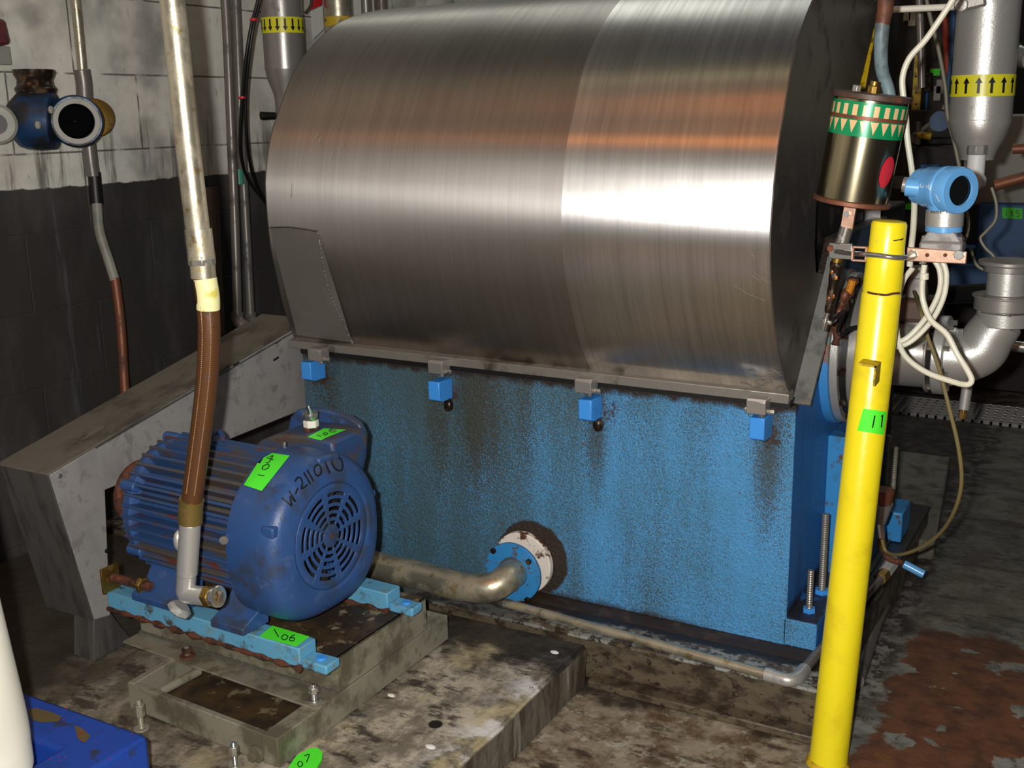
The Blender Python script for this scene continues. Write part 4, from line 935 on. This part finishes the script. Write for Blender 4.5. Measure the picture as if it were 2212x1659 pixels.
# tank-side grease valve cluster near the floor
vc = thing('lube_valve', P(1905, 1110, Y=3.12), 'small brown and silver lube valve near the floor right of the yellow post', 'valve')
q = lambda x, y, yy=3.12: P(x, y, Y=yy)
MB().lathe([(0, .030), (.035, .036), (.04, .030)], q(1903, 1085), V(0, 0, 1), 28).build('cup', M['copper'], vc)
MB().cyl(q(1903, 1085), q(1898, 1128), .034, .020).build('reducer', M['steel'], vc)
MB().cyl(q(1898, 1126), q(1901, 1160), .014).build('tube', M['bright'], vc)
MB().hexn(q(1902, 1160), q(1907, 1185), .014).build('nut', M['brass'], vc)
MB().tube([q(1907, 1185), q(1918, 1205), q(1935, 1212), q(1952, 1218)], .009, 10, 6).build('rusty_arm', M['rust'], vc)
MB().cyl(q(1952, 1218), q(1996, 1241), .012).build('blue_handle', M['lightblue'], vc, .002)
fs_ = thing('far_anchor', P(1925, 1060, Y=3.55), 'blue foot bracket with two threaded studs behind the yellow post', 'bracket')
MB().box((-.693, 3.50, .14), (-.57, 3.64, .24)).build('foot_bracket', M['flange'], fs_, .005)
for x, y0_, y1_ in ((1914, 1045, 940), (1930, 1030, 965)):
    a = P(x, y0_, Y=3.57); b = P(x+2, y1_, Y=3.57); MB().rod(V(a.x, 3.57, .236), V(a.x, 3.57, b.z), .010, .007).build('stud', M['frame'], fs_)
# curb and grating
cb2 = thing('concrete_curb', (-.62, 4.1, 0), 'low worn concrete curb block on the floor beyond the tank', 'curb')
MB().prism([(-.80, 4.75), (-.60, 4.75), (-.50, 3.75), (-.64, 3.72)], 2, 0, .07).build('block', M['dryconc'], cb2, .008)
gr = thing('floor_grating', (0, 5.78, 0), 'strip of steel bar grating set in the floor far back right', 'grating')
gb = MB()
for k in range(7): gb.box((-1.3, 5.60+k*.055, .001), (1.6, 5.606+k*.055, .016))
gb.build('bearing_bar', M['steel'], gr)
gb = MB()
for k in range(70): gb.box((-1.3+k*.042, 5.60, .001), (-1.288+k*.042, 5.94, .014))
gb.build('cross_bar', M['steel'], gr)
MB().box((-1.3, 5.58, -.0), (1.6, 5.96, .0012)).build('drain_gap', M['black'], gr)

# ------------------------------------------------------------------ big vertical arrow pipe on the right
def arrows(mb, c, r, z0, z1, n, up, span=(0, 2*math.pi)):
    for k in range(n):
        a = 2*math.pi*k/n
        def pt(da, z): g = a+da/r; return V(c.x+math.cos(g)*(r), c.y+math.sin(g)*(r), z)
        h = z1-z0; zm = (z0+h*.62) if up else (z0+h*.38); tip = z1-h*.08 if up else z0+h*.08; tail = z0+h*.1 if up else z1-h*.1
        wq = h*.07
        mb.add([pt(-wq, tail), pt(wq, tail), pt(wq, zm), pt(-wq, zm)], [(0, 1, 2, 3)])
        mb.add([pt(-wq*2.6, zm), pt(wq*2.6, zm), pt(0, tip)], [(0, 1, 2)])
    return mb
vp = thing('process_pipe', (-.43, 3.45, 1.35), 'large silver vertical pipe with a yellow band of upward arrows', 'pipe')
pc = P(2133, 60, Y=3.45); pr_ = .083; zq = lambda y: P(2133, y, Y=3.45).z
MB().cyl(V(pc.x, 3.45, zq(262)), V(pc.x, 3.45, 2.6), pr_, None, 48).build('pipe_barrel', M['alu'], vp)
MB().cyl(V(pc.x, 3.45, zq(208)), V(pc.x, 3.45, zq(162)), pr_+.0015, None, 48).build('yellow_band', M['yellowband'], vp)
arrows(MB(), pc, pr_+.003, zq(206), zq(164), 16, True).build('arrow_print', M['ink'], vp)
MB().lathe([(0, pr_), (.004, pr_+.001), (.05, .070), (.085, .052), (.10, .048)], V(pc.x, 3.45, zq(258)), (0, 0, -1), 48).build('reducer', M['alu'], vp)
MB().cyl(V(pc.x+.0, 3.45, zq(318)), V(pc.x+.0, 3.45, zq(345)), .046).build('spool', M['alu'], vp)
MB().cyl(V(pc.x+.005, 3.40, zq(312)), V(pc.x+.005, 3.40, zq(332)), .028, None, 8).build('hex_cap', M['greyflange'], vp, .002)
MB().cyl(V(pc.x+.005, 3.40, zq(332)), V(pc.x+.005, 3.40, zq(378)), .024).build('sensor_body', M['label'], vp, .002)
MB().lathe([(0, .024), (.01, .030), (.03, .028), (.042, .010)], V(pc.x+.006, 3.40, zq(376)), (0, 0, -1), 28).build('sensor_cap', M['label'], vp)
MB().bar(P(2070, 10, Y=3.36), P(2130, -4, Y=3.36), .03, .04).build('clamp', M['steel'], vp, .006)
cc = P(2078, 12, Y=3.35); MB().cyl(cc, cc+V(0, -.02, 0), .018).build('clamp_bolt', M['alu'], vp, .003)

# copper line with wrap above the canister
cpL = thing('copper_line', P(1905, 120, Y=2.62), 'brown copper pipe wrapped in blue grey tape dropping behind the canister', 'pipe')
MB().tube([P(1912, -120, Y=2.68), P(1915, -40, Y=2.68), P(1912, 20, Y=2.68), P(1905, 58, Y=2.68)], .019, 20, 4, rf=lambda u: .021-.005*u).build('copper_pipe', M['copper'], cpL)
MB().tube([P(1906, 50, Y=2.68), P(1903, 100, Y=2.68), P(1905, 150, Y=2.67), P(1918, 190, Y=2.66), P(1926, 225, Y=2.66)], .0155, 20, 6, rf=lambda u: .0165-.004*u).build('wrapped_section', M['tape'], cpL)
ys = thing('yellow_strap', P(1870, 130, Y=3.2), 'narrow yellow strap hanging at the rear edge of the hood end', 'strap')
MB().bar(P(1858, 205, Y=3.22), P(1890, 30, Y=3.40), .022, .004, (0, 1, 0)).build('strap', M['yellowdirt'], ys)

# ------------------------------------------------------------------ background on the right
def bgtube(name, pts, r, mat, label, cat, grp=None):
    o = MB().tube([P(x, y, Y=yy) for x, y, yy in pts], r, 14, 4).build(name, M[mat]); o['label'] = label; o['category'] = cat
    if grp: o['group'] = grp
    return o
bgtube('pale_pipe', [(1920, 21, 3.38), (1990, 18, 3.38), (2075, 14, 3.38)], .009, 'cream', 'pale yellow horizontal pipe at the top behind the copper line', 'pipe')
bgtube('grey_post', [(1984, -60, 4.1), (1988, 60, 4.1), (1991, 190, 4.1)], .012, 'wallpipe', 'slim grey upright behind the pale horizontal pipe', 'post')
bgtube('orange_pipe', [(2040, 30, 6.38), (2044, 100, 6.38), (2049, 168, 6.38)], .016, 'orange', 'orange vertical pipe left of the big silver arrow pipe', 'pipe')
bgtube('blue_post', [(2061, -40, 6.38), (2059, 90, 6.38), (2048, 180, 6.38), (2046, 232, 6.38)], .018, 'bgblue', 'dark blue vertical pipe right of the orange pipe', 'pipe')
bgtube('blue_post', [(2004, 170, 6.39), (2001, 240, 6.39)], .011, 'bgblue', 'short dark blue upright right of the yellow punched bar', 'pipe')
bgtube('olive_post', [(2070, 20, 6.42), (2068, 180, 6.42), (2066, 420, 6.42)], .011, 'yellowdirt', 'olive yellow upright touching the left edge of the arrow pipe', 'pipe')
yb = thing('yellow_bar', P(1980, 180, Y=6.38), 'yellow punched bar standing behind the white cable', 'bar')
a, b = P(1968, 242, Y=6.36), P(1995, 118, Y=6.36)
MB().box((a.x, 6.36, a.z), (b.x, 6.40, b.z)).build('bar_plate', M['yellowdirt'], yb)
for py in (165, 200, 225): c = P(1979, py, Y=6.36); MB().cyl(c, c+V(0, -.002, 0), .006).build('hole', M['black'], yb)
gt = thing('hanging_tag', P(2019, 156, Y=6.39), 'small green tag on dark machinery left of the orange pipe', 'tag')
a, b = P(2008, 164, Y=6.39), P(2031, 148, Y=6.39); MB().box((a.x, 6.39, a.z), (b.x, 6.40, b.z)).build('tag_card', M['greendim'], gt)
rk = thing('equipment_rack', P(1998, 300, Y=6.4), 'tall dark equipment rack behind the canister and the transmitter', 'rack')
a, b = P(1925, 300, Y=6.4), P(2066, 300, Y=6.4); MB().box((a.x, 6.4, 0), (b.x, 6.6, 2.9)).build('rack_body', M['dark'], rk, .01)
for k in range(9):
    rr = random.Random(k); x, y = rr.uniform(1935, 2050), rr.uniform(0, 240); c = P(x, y, Y=6.39)
    MB().box((c.x-.02, 6.365, c.z-.05), (c.x+.02, 6.40, c.z+rr.uniform(0, .06))).build('bracket', M[rr.choice(['frame', 'wallpipe', 'darkpipe'])], rk, .004)
dm = thing('background_pump', P(2010, 330, Y=6.15), 'dark cluttered pump machinery seen between canister and transmitter', 'pump')
def bgbox(x0, y0_, x1, y1_, Y, d, mat, par, nm='casing', bv=.01):
    a, b = P(x0, y1_, Y=Y), P(x1, y0_, Y=Y); MB().box((a.x, Y, a.z), (b.x, Y+d, b.z)).build(nm, M[mat], par, bv)
bgbox(1962, 236, 2064, 300, 6.2, .18, 'dark', dm); a, b = P(1950, 315, Y=6.05), P(2070, 315, Y=6.05); MB().box((a.x, 6.05, 0), (b.x, 6.39, a.z)).build('casing', M['dark'], dm, .01)
bgbox(1985, 355, 2030, 372, 6.0, .1, 'bgblue', dm, 'blue_cap')
MB().cyl(P(1985, 262, Y=6.05), P(1983, 312, Y=6.05), .012).build('lever', M['wallpipe'], dm)
MB().cyl(P(1975, 300, Y=6.05), P(2040, 255, Y=6.25), .028).build('arm', M['frame'], dm)
MB().cyl(P(1982, 290, Y=6.05), P(2012, 296, Y=6.05), .018).build('yellow_arm', M['yellowdirt'], dm)
MB().cyl(P(2030, 262, Y=6.15), P(2030, 262, Y=6.05), .05).build('valve_bonnet', M['bgblue'], dm)
MB().cyl(P(1960, 405, Y=6.05), P(1960, 380, Y=6.05), .07).build('silver_cap', M['wallpipe'], dm)
bgbox(1946, 440, 1972, 452, 6.03, .01, 'greendim', dm, 'number_tag', 0)
m2 = thing('dark_gearbox', P(1850, 520, Y=3.9), 'dark ribbed machine behind the stem of the canister', 'gearbox')
a, b = P(1766, 450, Y=3.9), P(1900, 600, Y=3.9); MB().box((a.x, 3.905, 0), (b.x, 4.3, a.z)).build('casing', M['dark'], m2, .01)
for k in range(6): a, b = P(1772, 480+k*14, Y=3.88), P(1812, 468+k*14, Y=3.88); MB().bar(a, b, .01, .008).build('rib', M['darkpipe'], m2)
MB().cyl(P(1797, 450, Y=3.86), P(1797, 480, Y=3.86), .008).build('pin', M['brass'], m2)
cbn = thing('grey_cabinet', P(2170, 440, Y=6.3), 'pale grey cabinet at the right edge standing on the dark blue machine', 'cabinet')
bgbox(2062, 245, 2420, 443, 6.3, .5, 'cabinet', cbn)
bm_ = thing('blue_machine', P(2170, 620, Y=6.2), 'dark blue machine body with a green 135 tag at the right edge', 'machine')
a, b = P(2098, 640, Y=6.2), P(2420, 446, Y=6.2)
bb_ = MB().box((a.x, 6.2, a.z), (b.x, 6.95, b.z)); bb_.build('machine_body', M['bgblue'], bm_, .01)
bgbox(1990, 585, 2420, 628, 6.1, .85, 'bgblue', bm_, 'machine_foot'); a, b = P(2000, 628, Y=6.3), P(2420, 628, Y=6.3); MB().box((a.x, 6.3, 0), (b.x, 6.9, a.z)).build('machine_base', M['dark'], bm_, .01)
tag([(2165, 448), (2209, 450), (2209, 473), (2165, 471)], bb_.bvh(), [[(2174, 455), (2174, 467)], [(2182, 455), (2188, 457), (2184, 460), (2188, 464), (2182, 467)], [(2202, 455), (2196, 455), (2196, 460), (2202, 462), (2200, 467), (2195, 467)]], 1.6, bm_, 'greendim', .002)
bgtube('black_pipe', [(2045, 636, 3.3), (2100, 634, 3.2), (2165, 632, 3.12)], .026, 'black', 'short black horizontal pipe left of the silver flange stack', 'pipe')
bgtube('silver_floor_pipe', [(2175, 745, 3.9), (2260, 757, 3.9)], .018, 'steel', 'silver horizontal pipe at the right edge below the elbow', 'pipe')
bgtube('brown_beam', [(2150, 400, 4.0), (2240, 375, 4.0)], .018, 'copper', 'brown bar behind the white sensor at the right edge', 'bar')
bgtube('brown_beam', [(2188, 322, 3.9), (2250, 318, 3.9)], .016, 'copper', 'brown bar stub at the right edge below the arrow band', 'bar')
bgtube('silver_elbow', [(2180, 100, 3.6), (2196, 118, 3.6), (2230, 130, 3.5)], .028, 'steel', 'silver elbow peeking out right of the arrow pipe', 'elbow')

# ------------------------------------------------------------------ left wall equipment
def wtube(name, pts, r, mat, label, cat, X=-3.0, grp=None, n=16):
    o = MB().tube([P(x, y, X=X) for x, y in pts], r, n, 6).build(name, M[mat]); o['label'] = label; o['category'] = cat
    if grp: o['group'] = grp
    return o
wp = []
for nm, xs, lb in ((0, ((478, -90), (489, 40), (500, 300), (508, 500), (513, 680)), 'left of two slim grey pipes running down the wall'),
                   (1, ((505, -90), (511, 40), (521, 300), (532, 500), (541, 680)), 'right of two slim grey wall pipes, with a teal tape ring')):
    X = -2.93 if nm == 0 else -2.97
    r_ = .017
    t = thing('wall_pipe', P(*xs[-1], X=X), lb, 'pipe')
    MB().tube([P(x, y, X=X) for x, y in xs], r_, 18, 4).build('pipe_run', M['wallpipe'], t)
    e = xs[-1]; MB().tube([P(e[0], e[1]-4, X=X), P(e[0]+1, e[1]+8, X=X), P(e[0]+8, e[1]+20, X=X+.03), P(e[0]+30, e[1]+25, X=X+.03)], .023, 16, 6).build('elbow', M['wallpipe'], t)
    if nm == 1: MB().tube([P(515, 365, X=X+.0), P(517, 398, X=X+.0)], .0185, 18, 0).build('tape_ring', M['greenband'], t)
wtube('wall_shadow_pipe', [(455, 405), (462, 560), (470, 720)], .03, 'wallpipe', 'thick dull pipe on the dark wall just right of the braided hose', 'pipe', -3.04)
fx = thing('flexible_conduit', P(205, 440, X=-3.03), 'thin conduit on the wall running past the valve into a mottled flexible tail', 'conduit')
MB().tube([P(158, -60, X=-3.04), P(163, 0, X=-3.04), P(171, 80, X=-3.04), P(178, 155, X=-3.04)], .0155, 16, 4).build('thin_pipe', M['galv'], fx)
MB().tube([P(176, 150, X=-3.04), P(181, 180, X=-3.04), P(183, 215, X=-3.04)], .026, 16, 4).build('coupling', M['wallpipe'], fx, .002)
MB().tube([P(186, 230, X=-3.04), P(193, 320, X=-3.04), P(201, 380, X=-3.04)], .022, 16, 4).build('lower_coupling', M['wallpipe'], fx)
MB().tube([P(203, 372, X=-3.04), P(209, 442, X=-3.04)], .021, 16, 0).build('black_boot', M['black'], fx)
MB().tube([P(209, 440, X=-3.03), P(215, 500, X=-3.02), P(234, 560, X=-3.0), P(248, 605, X=-2.98)], .0165, 14, 6).build('white_tail', M['cabinet'], fx)
MB().tube([P(248, 600, X=-2.98), P(256, 660, X=-2.97), P(262, 720, X=-2.96), P(266, 790, X=-2.95), P(270, 850, X=-2.94)], .016, 14, 6).build('brown_tail', M['copper'], fx)
# valve casting on the wall
wv = thing('wall_valve', P(120, 270, X=-2.95), 'oily dark blue cast valve body with open round port on the wall', 'valve')
va, vb_ = P(45, 258, X=-2.98), P(118, 262, X=-2.90)
vd = (vb_-va).normalized()
MB().lathe([(-.03, .05), (0, .082), (.02, .088), ((vb_-va).length*.6, .088), ((vb_-va).length, .083)], va, vd, 40).build('valve_body', M['wallvalve'], wv)
pa = P(165, 262, X=-2.84)
pdir = V(.8, -.6, 0).normalized()
MB().lathe([(-.08, .076), (-.01, .078), (.012, .076), (.018, .072), (.018, .052), (-.05, .048)], pa, pdir, 40, False).build('port_ring', M['wallvalve'], wv)
MB().lathe([(.0185, .068), (.0205, .066), (.0205, .052), (.012, .051)], pa, pdir, 40, False).build('port_lip', M['cabinet'], wv)
MB().lathe([(-.012, .050), (-.06, .047), (-.095, .002)], pa, pdir, 40, False).build('port_bore', M['void'], wv)
ba = P(80, 225, X=-2.95); bd = (P(74, 170, X=-2.95)-ba).normalized()
MB().lathe([(0, .052), (.02, .056), (.03, .056)], ba, bd, 36).build('brass_ring', M['brass'], wv)
MB().lathe([(.03, .055), (.045, .060), (.055, .052), (.07, .050), (.085, .058), (.10, .060), (.10, .045), (.07, .040)], ba, bd, 36, False).build('black_collar', M['darkpipe'], wv)
dc = P(204, 255, X=-3.02); MB().lathe([(0, .060), (.010, .062), (.014, .056)], dc, V(.75, -.55, .1), 36).build('brass_disc', M['brass'], wv)
for x, y in ((110, 237), (82, 270)): c = P(x, y, X=-2.86); MB().sphere(c, .010, 10, (.7, 1, 1.3)).build('chip', M['cabinet'], wv)
sp = thing('wall_gauge', P(5, 268, X=-2.95), 'pale round fitting with red marks cut by the left picture edge', 'gauge')
c = P(-8, 268, X=-2.95); MB().lathe([(-.04, .045), (0, .058), (.02, .058), (.026, .050)], c, pdir, 36).build('gauge_case', M['cabinet'], sp)
MB().cyl(c+pdir*.026, c+pdir*.028, .030).build('red_dial', M['darkred'], sp)
rv = thing('red_box', P(5, 90, X=-3.0), 'dark red and black cast handle box at the upper left edge', 'box')
MB().hexa([P(-30, 100, X=-3.09), P(-30, 105, X=-2.95), P(22, 95, X=-2.95), P(22, 92, X=-3.09)], [P(-30, 35, X=-3.09), P(-30, 35, X=-2.95), P(10, 42, X=-2.98), P(10, 42, X=-3.09)]).build('red_casting', M['darkred'], rv, .01)
MB().box(tuple(P(-25, 140, X=-3.09)), tuple(P(22, 100, X=-3.06))).build('back_plate', M['cabinet'], rv, .003)
# pneumatic hoses with red ties
h1 = cable('black_hose', [(565, -60, 3.0), (557, 0, 3.0), (543, 55, 3.0), (532, 120, 3.0), (524, 200, 3.02), (519, 280, 3.05), (521, 340, 3.1), (536, 388, 3.2), (575, 440, 3.3)], .0058, 'black', 'left of two thin black hoses tied together near the arrow pipe', 'hose', None)
h2 = cable('black_hose', [(572, -60, 3.01), (562, 0, 3.01), (548, 55, 3.01), (538, 120, 3.01), (531, 200, 3.03), (532, 280, 3.06), (538, 340, 3.12), (552, 395, 3.22), (582, 450, 3.32)], .0058, 'black', 'right of two thin black hoses tied together near the arrow pipe', 'hose', None)
for k, (x, y, lb) in enumerate(((548, 43, 'upper small red cable tie round the two black hoses'), (523, 211, 'lower small red cable tie round the two black hoses'))):
    c = P(x, y, Y=3.0 if y < 100 else 3.025); o = MB().lathe([(-.004, .013), (.004, .013)], c, V(-.1, 0, 1), 16).build('cable_tie', M['red']); o['label'] = lb; o['category'] = 'cable tie'
# arrow pipes behind the hood, left
ap = thing('process_pipe', P(612, 200, X=-2.85), 'silver vertical pipe with a yellow band of downward arrows left of the hood', 'pipe')
Ya = 3.30; ac_ = P(613, 100, Y=Ya); za = lambda y: P(613, y, Y=Ya).z; ra = .0735
MB().cyl(V(ac_.x, Ya, za(150)), V(ac_.x, Ya, 2.4), ra, None, 44).build('pipe_barrel', M['steel'], ap)
MB().lathe([(0, ra), (.04, .066), (.09, .048), (.11, .045), (.20, .045)], V(ac_.x, Ya, za(148)), (0, 0, -1), 44).build('reducer', M['steel'], ap)
MB().cyl(V(ac_.x, Ya, za(73)), V(ac_.x, Ya, za(39)), ra+.0012, None, 44).build('yellow_band', M['yellowband'], ap)
arrows(MB(), ac_, ra+.0025, za(72), za(40), 17, False).build('arrow_print', M['ink'], ap)
hn = P(596, 250, Y=Ya-.05); MB().cyl(hn, P(563, 250, Y=Ya-.10), .012, .015).build('valve_handle', M['black'], ap, .002)
ap2 = thing('process_pipe', P(728, 20, Y=3.6), 'short visible silver pipe with an orange band above the hood top left', 'pipe')
c = P(730, 20, Y=3.75); MB().cyl(V(c.x, c.y, 1.5), V(c.x, c.y, 2.5), .056, None, 36).build('pipe_barrel', M['galv'], ap2)
z_ = lambda y: P(730, y, Y=3.75).z; MB().cyl(V(c.x, c.y, z_(58)), V(c.x, c.y, z_(37)), .0575, None, 36).build('orange_band', M['yellowdirt'], ap2)
for k, (x, r_, m_) in enumerate(((790, .020, 'steel'), (806, .018, 'wallpipe'), (824, .022, 'wallpipe'))):
    c = P(x, 5, Y=4.0); t = MB().cyl(V(c.x, c.y, 1.6), V(c.x, c.y, 2.6), r_).build('small_riser', M[m_])
    t['label'] = ('leftmost', 'middle', 'rightmost')[k] + ' of three slim risers peeking above the hood top edge'; t['category'] = 'pipe'; t['group'] = 'slim risers behind the hood'
lt = thing('lockout_tag', P(684, 40, X=-2.9), 'white and red paper tag hanging between the two pipes', 'tag')
a, b, c, d = P(672, 25, X=-2.95), P(697, 12, X=-2.95), P(700, 62, X=-2.95), P(677, 84, X=-2.95)
MB().add([a, b, c, d] + [p+V(-.002, 0, 0) for p in (a, b, c, d)], [(0, 1, 2, 3), (7, 6, 5, 4), (0, 4, 5, 1), (1, 5, 6, 2), (2, 6, 7, 3), (3, 7, 4, 0)]).build('tag_card', M['label'], lt)
a2, b2 = P(671, 22, X=-2.948), P(696, 10, X=-2.948); c2_, d2_ = P(695, -8, X=-2.948), P(672, 4, X=-2.948)
MB().add([a2, b2, c2_, d2_] + [p+V(-.002, 0, 0) for p in (a2, b2, c2_, d2_)], [(0, 1, 2, 3), (7, 6, 5, 4), (0, 4, 5, 1), (1, 5, 6, 2), (2, 6, 7, 3), (3, 7, 4, 0)]).build('red_header', M['red'], lt)
MB().tube([P(660, 28, X=-2.93), P(672, 10, X=-2.93), P(674, -20, X=-2.93)], .006, 8, 6).build('tie_cord', M['brownblock'], lt)

# ------------------------------------------------------------------ foreground left: blue tray and cream pipe, cut green tag
ty = thing('blue_tray', (-1.85, 1.15, .12), 'dirty blue plastic tray in the lower left corner', 'tray')
X0, X1, Y0, Y1, ZT = -2.25, -1.632, .80, 1.378, .30
tm = MB(); rm = .115
def ringbox(mb, x0, x1, y0, y1, w, z0_, z1_):
    mb.box((x0, y0, z0_), (x1, y0+w, z1_)); mb.box((x0, y1-w, z0_), (x1, y1, z1_)); mb.box((x0, y0+w, z0_), (x0+w, y1-w, z1_)); mb.box((x1-w, y0+w, z0_), (x1, y1-w, z1_))
# rim and walls as one solid with a recess
o_ = [(X0, Y0), (X1, Y0), (X1, Y1), (X0, Y1)]; i_ = [(X0+rm, Y0+rm), (X1-rm*1.05, Y0+rm), (X1-rm*1.05, Y1-rm), (X0+rm, Y1-rm)]
ib = [(x*.97-.055, y*.97+.033) for x, y in i_]
vs = [V(x, y, .122) for x, y in o_] + [V(x, y, ZT) for x, y in o_] + [V(x, y, ZT) for x, y in i_] + [V(x, y, .20) for x, y in ib]
fs = [(0, 3, 2, 1)] + [(k, (k+1) % 4, 4+(k+1) % 4, 4+k) for k in range(4)] + [(4+k, 4+(k+1) % 4, 8+(k+1) % 4, 8+k) for k in range(4)] + [(8+k, 8+(k+1) % 4, 12+(k+1) % 4, 12+k) for k in range(4)] + [(12, 13, 14, 15)]
tm.add(vs, fs); tm.build('tray_body', M['tray'], ty, .012); tyb = tm.bvh()
for pts in ([(60, 1535), (75, 1530), (110, 1538), (135, 1550), (125, 1560), (90, 1562), (68, 1555)], [(160, 1568), (175, 1572), (195, 1590), (185, 1605), (170, 1600), (165, 1585)]):
    vs = [hit(tyb, x, y, .001) for x, y in pts]; MB().add(vs, [tuple(range(len(vs)))]).build('dirt_patch', M['traydirt'], ty)
rr = random.Random(5); vs = MB()
for k in range(42):
    x, y = rr.uniform(60, 300), rr.uniform(1470, 1650); h = hit(tyb, x, y, .001)
    if h is None or h.z < .28: continue
    s = rr.uniform(.0012, .0028); g = rr.uniform(0, 3); vs.add([h+V(math.cos(g+j*2.1)*s, math.sin(g+j*2.1)*s, 0) for j in range(3)], [(0, 1, 2)])
vs.build('red_flecks', M['red'], ty, kind='stuff')
cpn = thing('cream_pipe', P(-5, 1640, Y=1.10), 'rounded cream plastic pipe end leaning in the lower left corner', 'pipe')
MB().tube([P(-150, 1080, Y=1.0), P(-72, 1380, Y=1.05), P(-24, 1560, Y=1.10), P(-14, 1618, Y=1.11), P(-8, 1655, Y=1.115), P(-6, 1672, Y=1.118)], .06, 32, 8,
          rf=lambda u: .064 if u < .8 else .064*math.sqrt(max(.02, 1-((u-.8)/.2)**2*.97))).build('pipe_body', M['cream'], cpn)
gl = thing('loose_green_tag', P(655, 1640, Z=.13), 'bright green tag reading 07 stuck at the bottom edge by the low frame', 'tag')
pts = [(615, 1670), (640, 1632), (668, 1617), (686, 1615), (697, 1625), (695, 1640), (680, 1665), (660, 1700), (620, 1720)]
vs = [P(x, y, Z=.130) for x, y in pts]; n = len(vs)
tgm = MB().add(vs + [v+V(0, 0, -.006) for v in vs], [tuple(range(n)), tuple(range(n, 2*n))[::-1]] + [(i, (i+1) % n, n+(i+1) % n, n+i) for i in range(n)])
tgm.build('tag_card', M['green'], gl); ink([[(648, 1645), (643, 1651), (647, 1658), (654, 1652), (650, 1645)], [(657, 1634), (668, 1631), (662, 1648)]], tgm.bvh(), 2, .0015).build('handwritten_number', M['ink'], gl)
# small debris on plinth
for k, (x, y, mt, lb, s) in enumerate(((930, 1613, 'label', 'small white pebble on the concrete plinth near its right edge', .010), (1198, 1409, 'label', 'white pebble at the plinth corner beside the skid', .009),
                                (845, 1502, 'gasket', 'pale flat chip on the plinth beside the low frame', .008), (1146, 1485, 'gasket', 'tiny pale stone on the plinth side edge', .005))):
    c = P(x, y, Z=.126); o = MB().sphere(c, s, 10, (1.4, .8, .45)).build('pebble', M[mt]); o['label'] = lb; o['category'] = 'pebble'
# brown back corner post between hood and canister
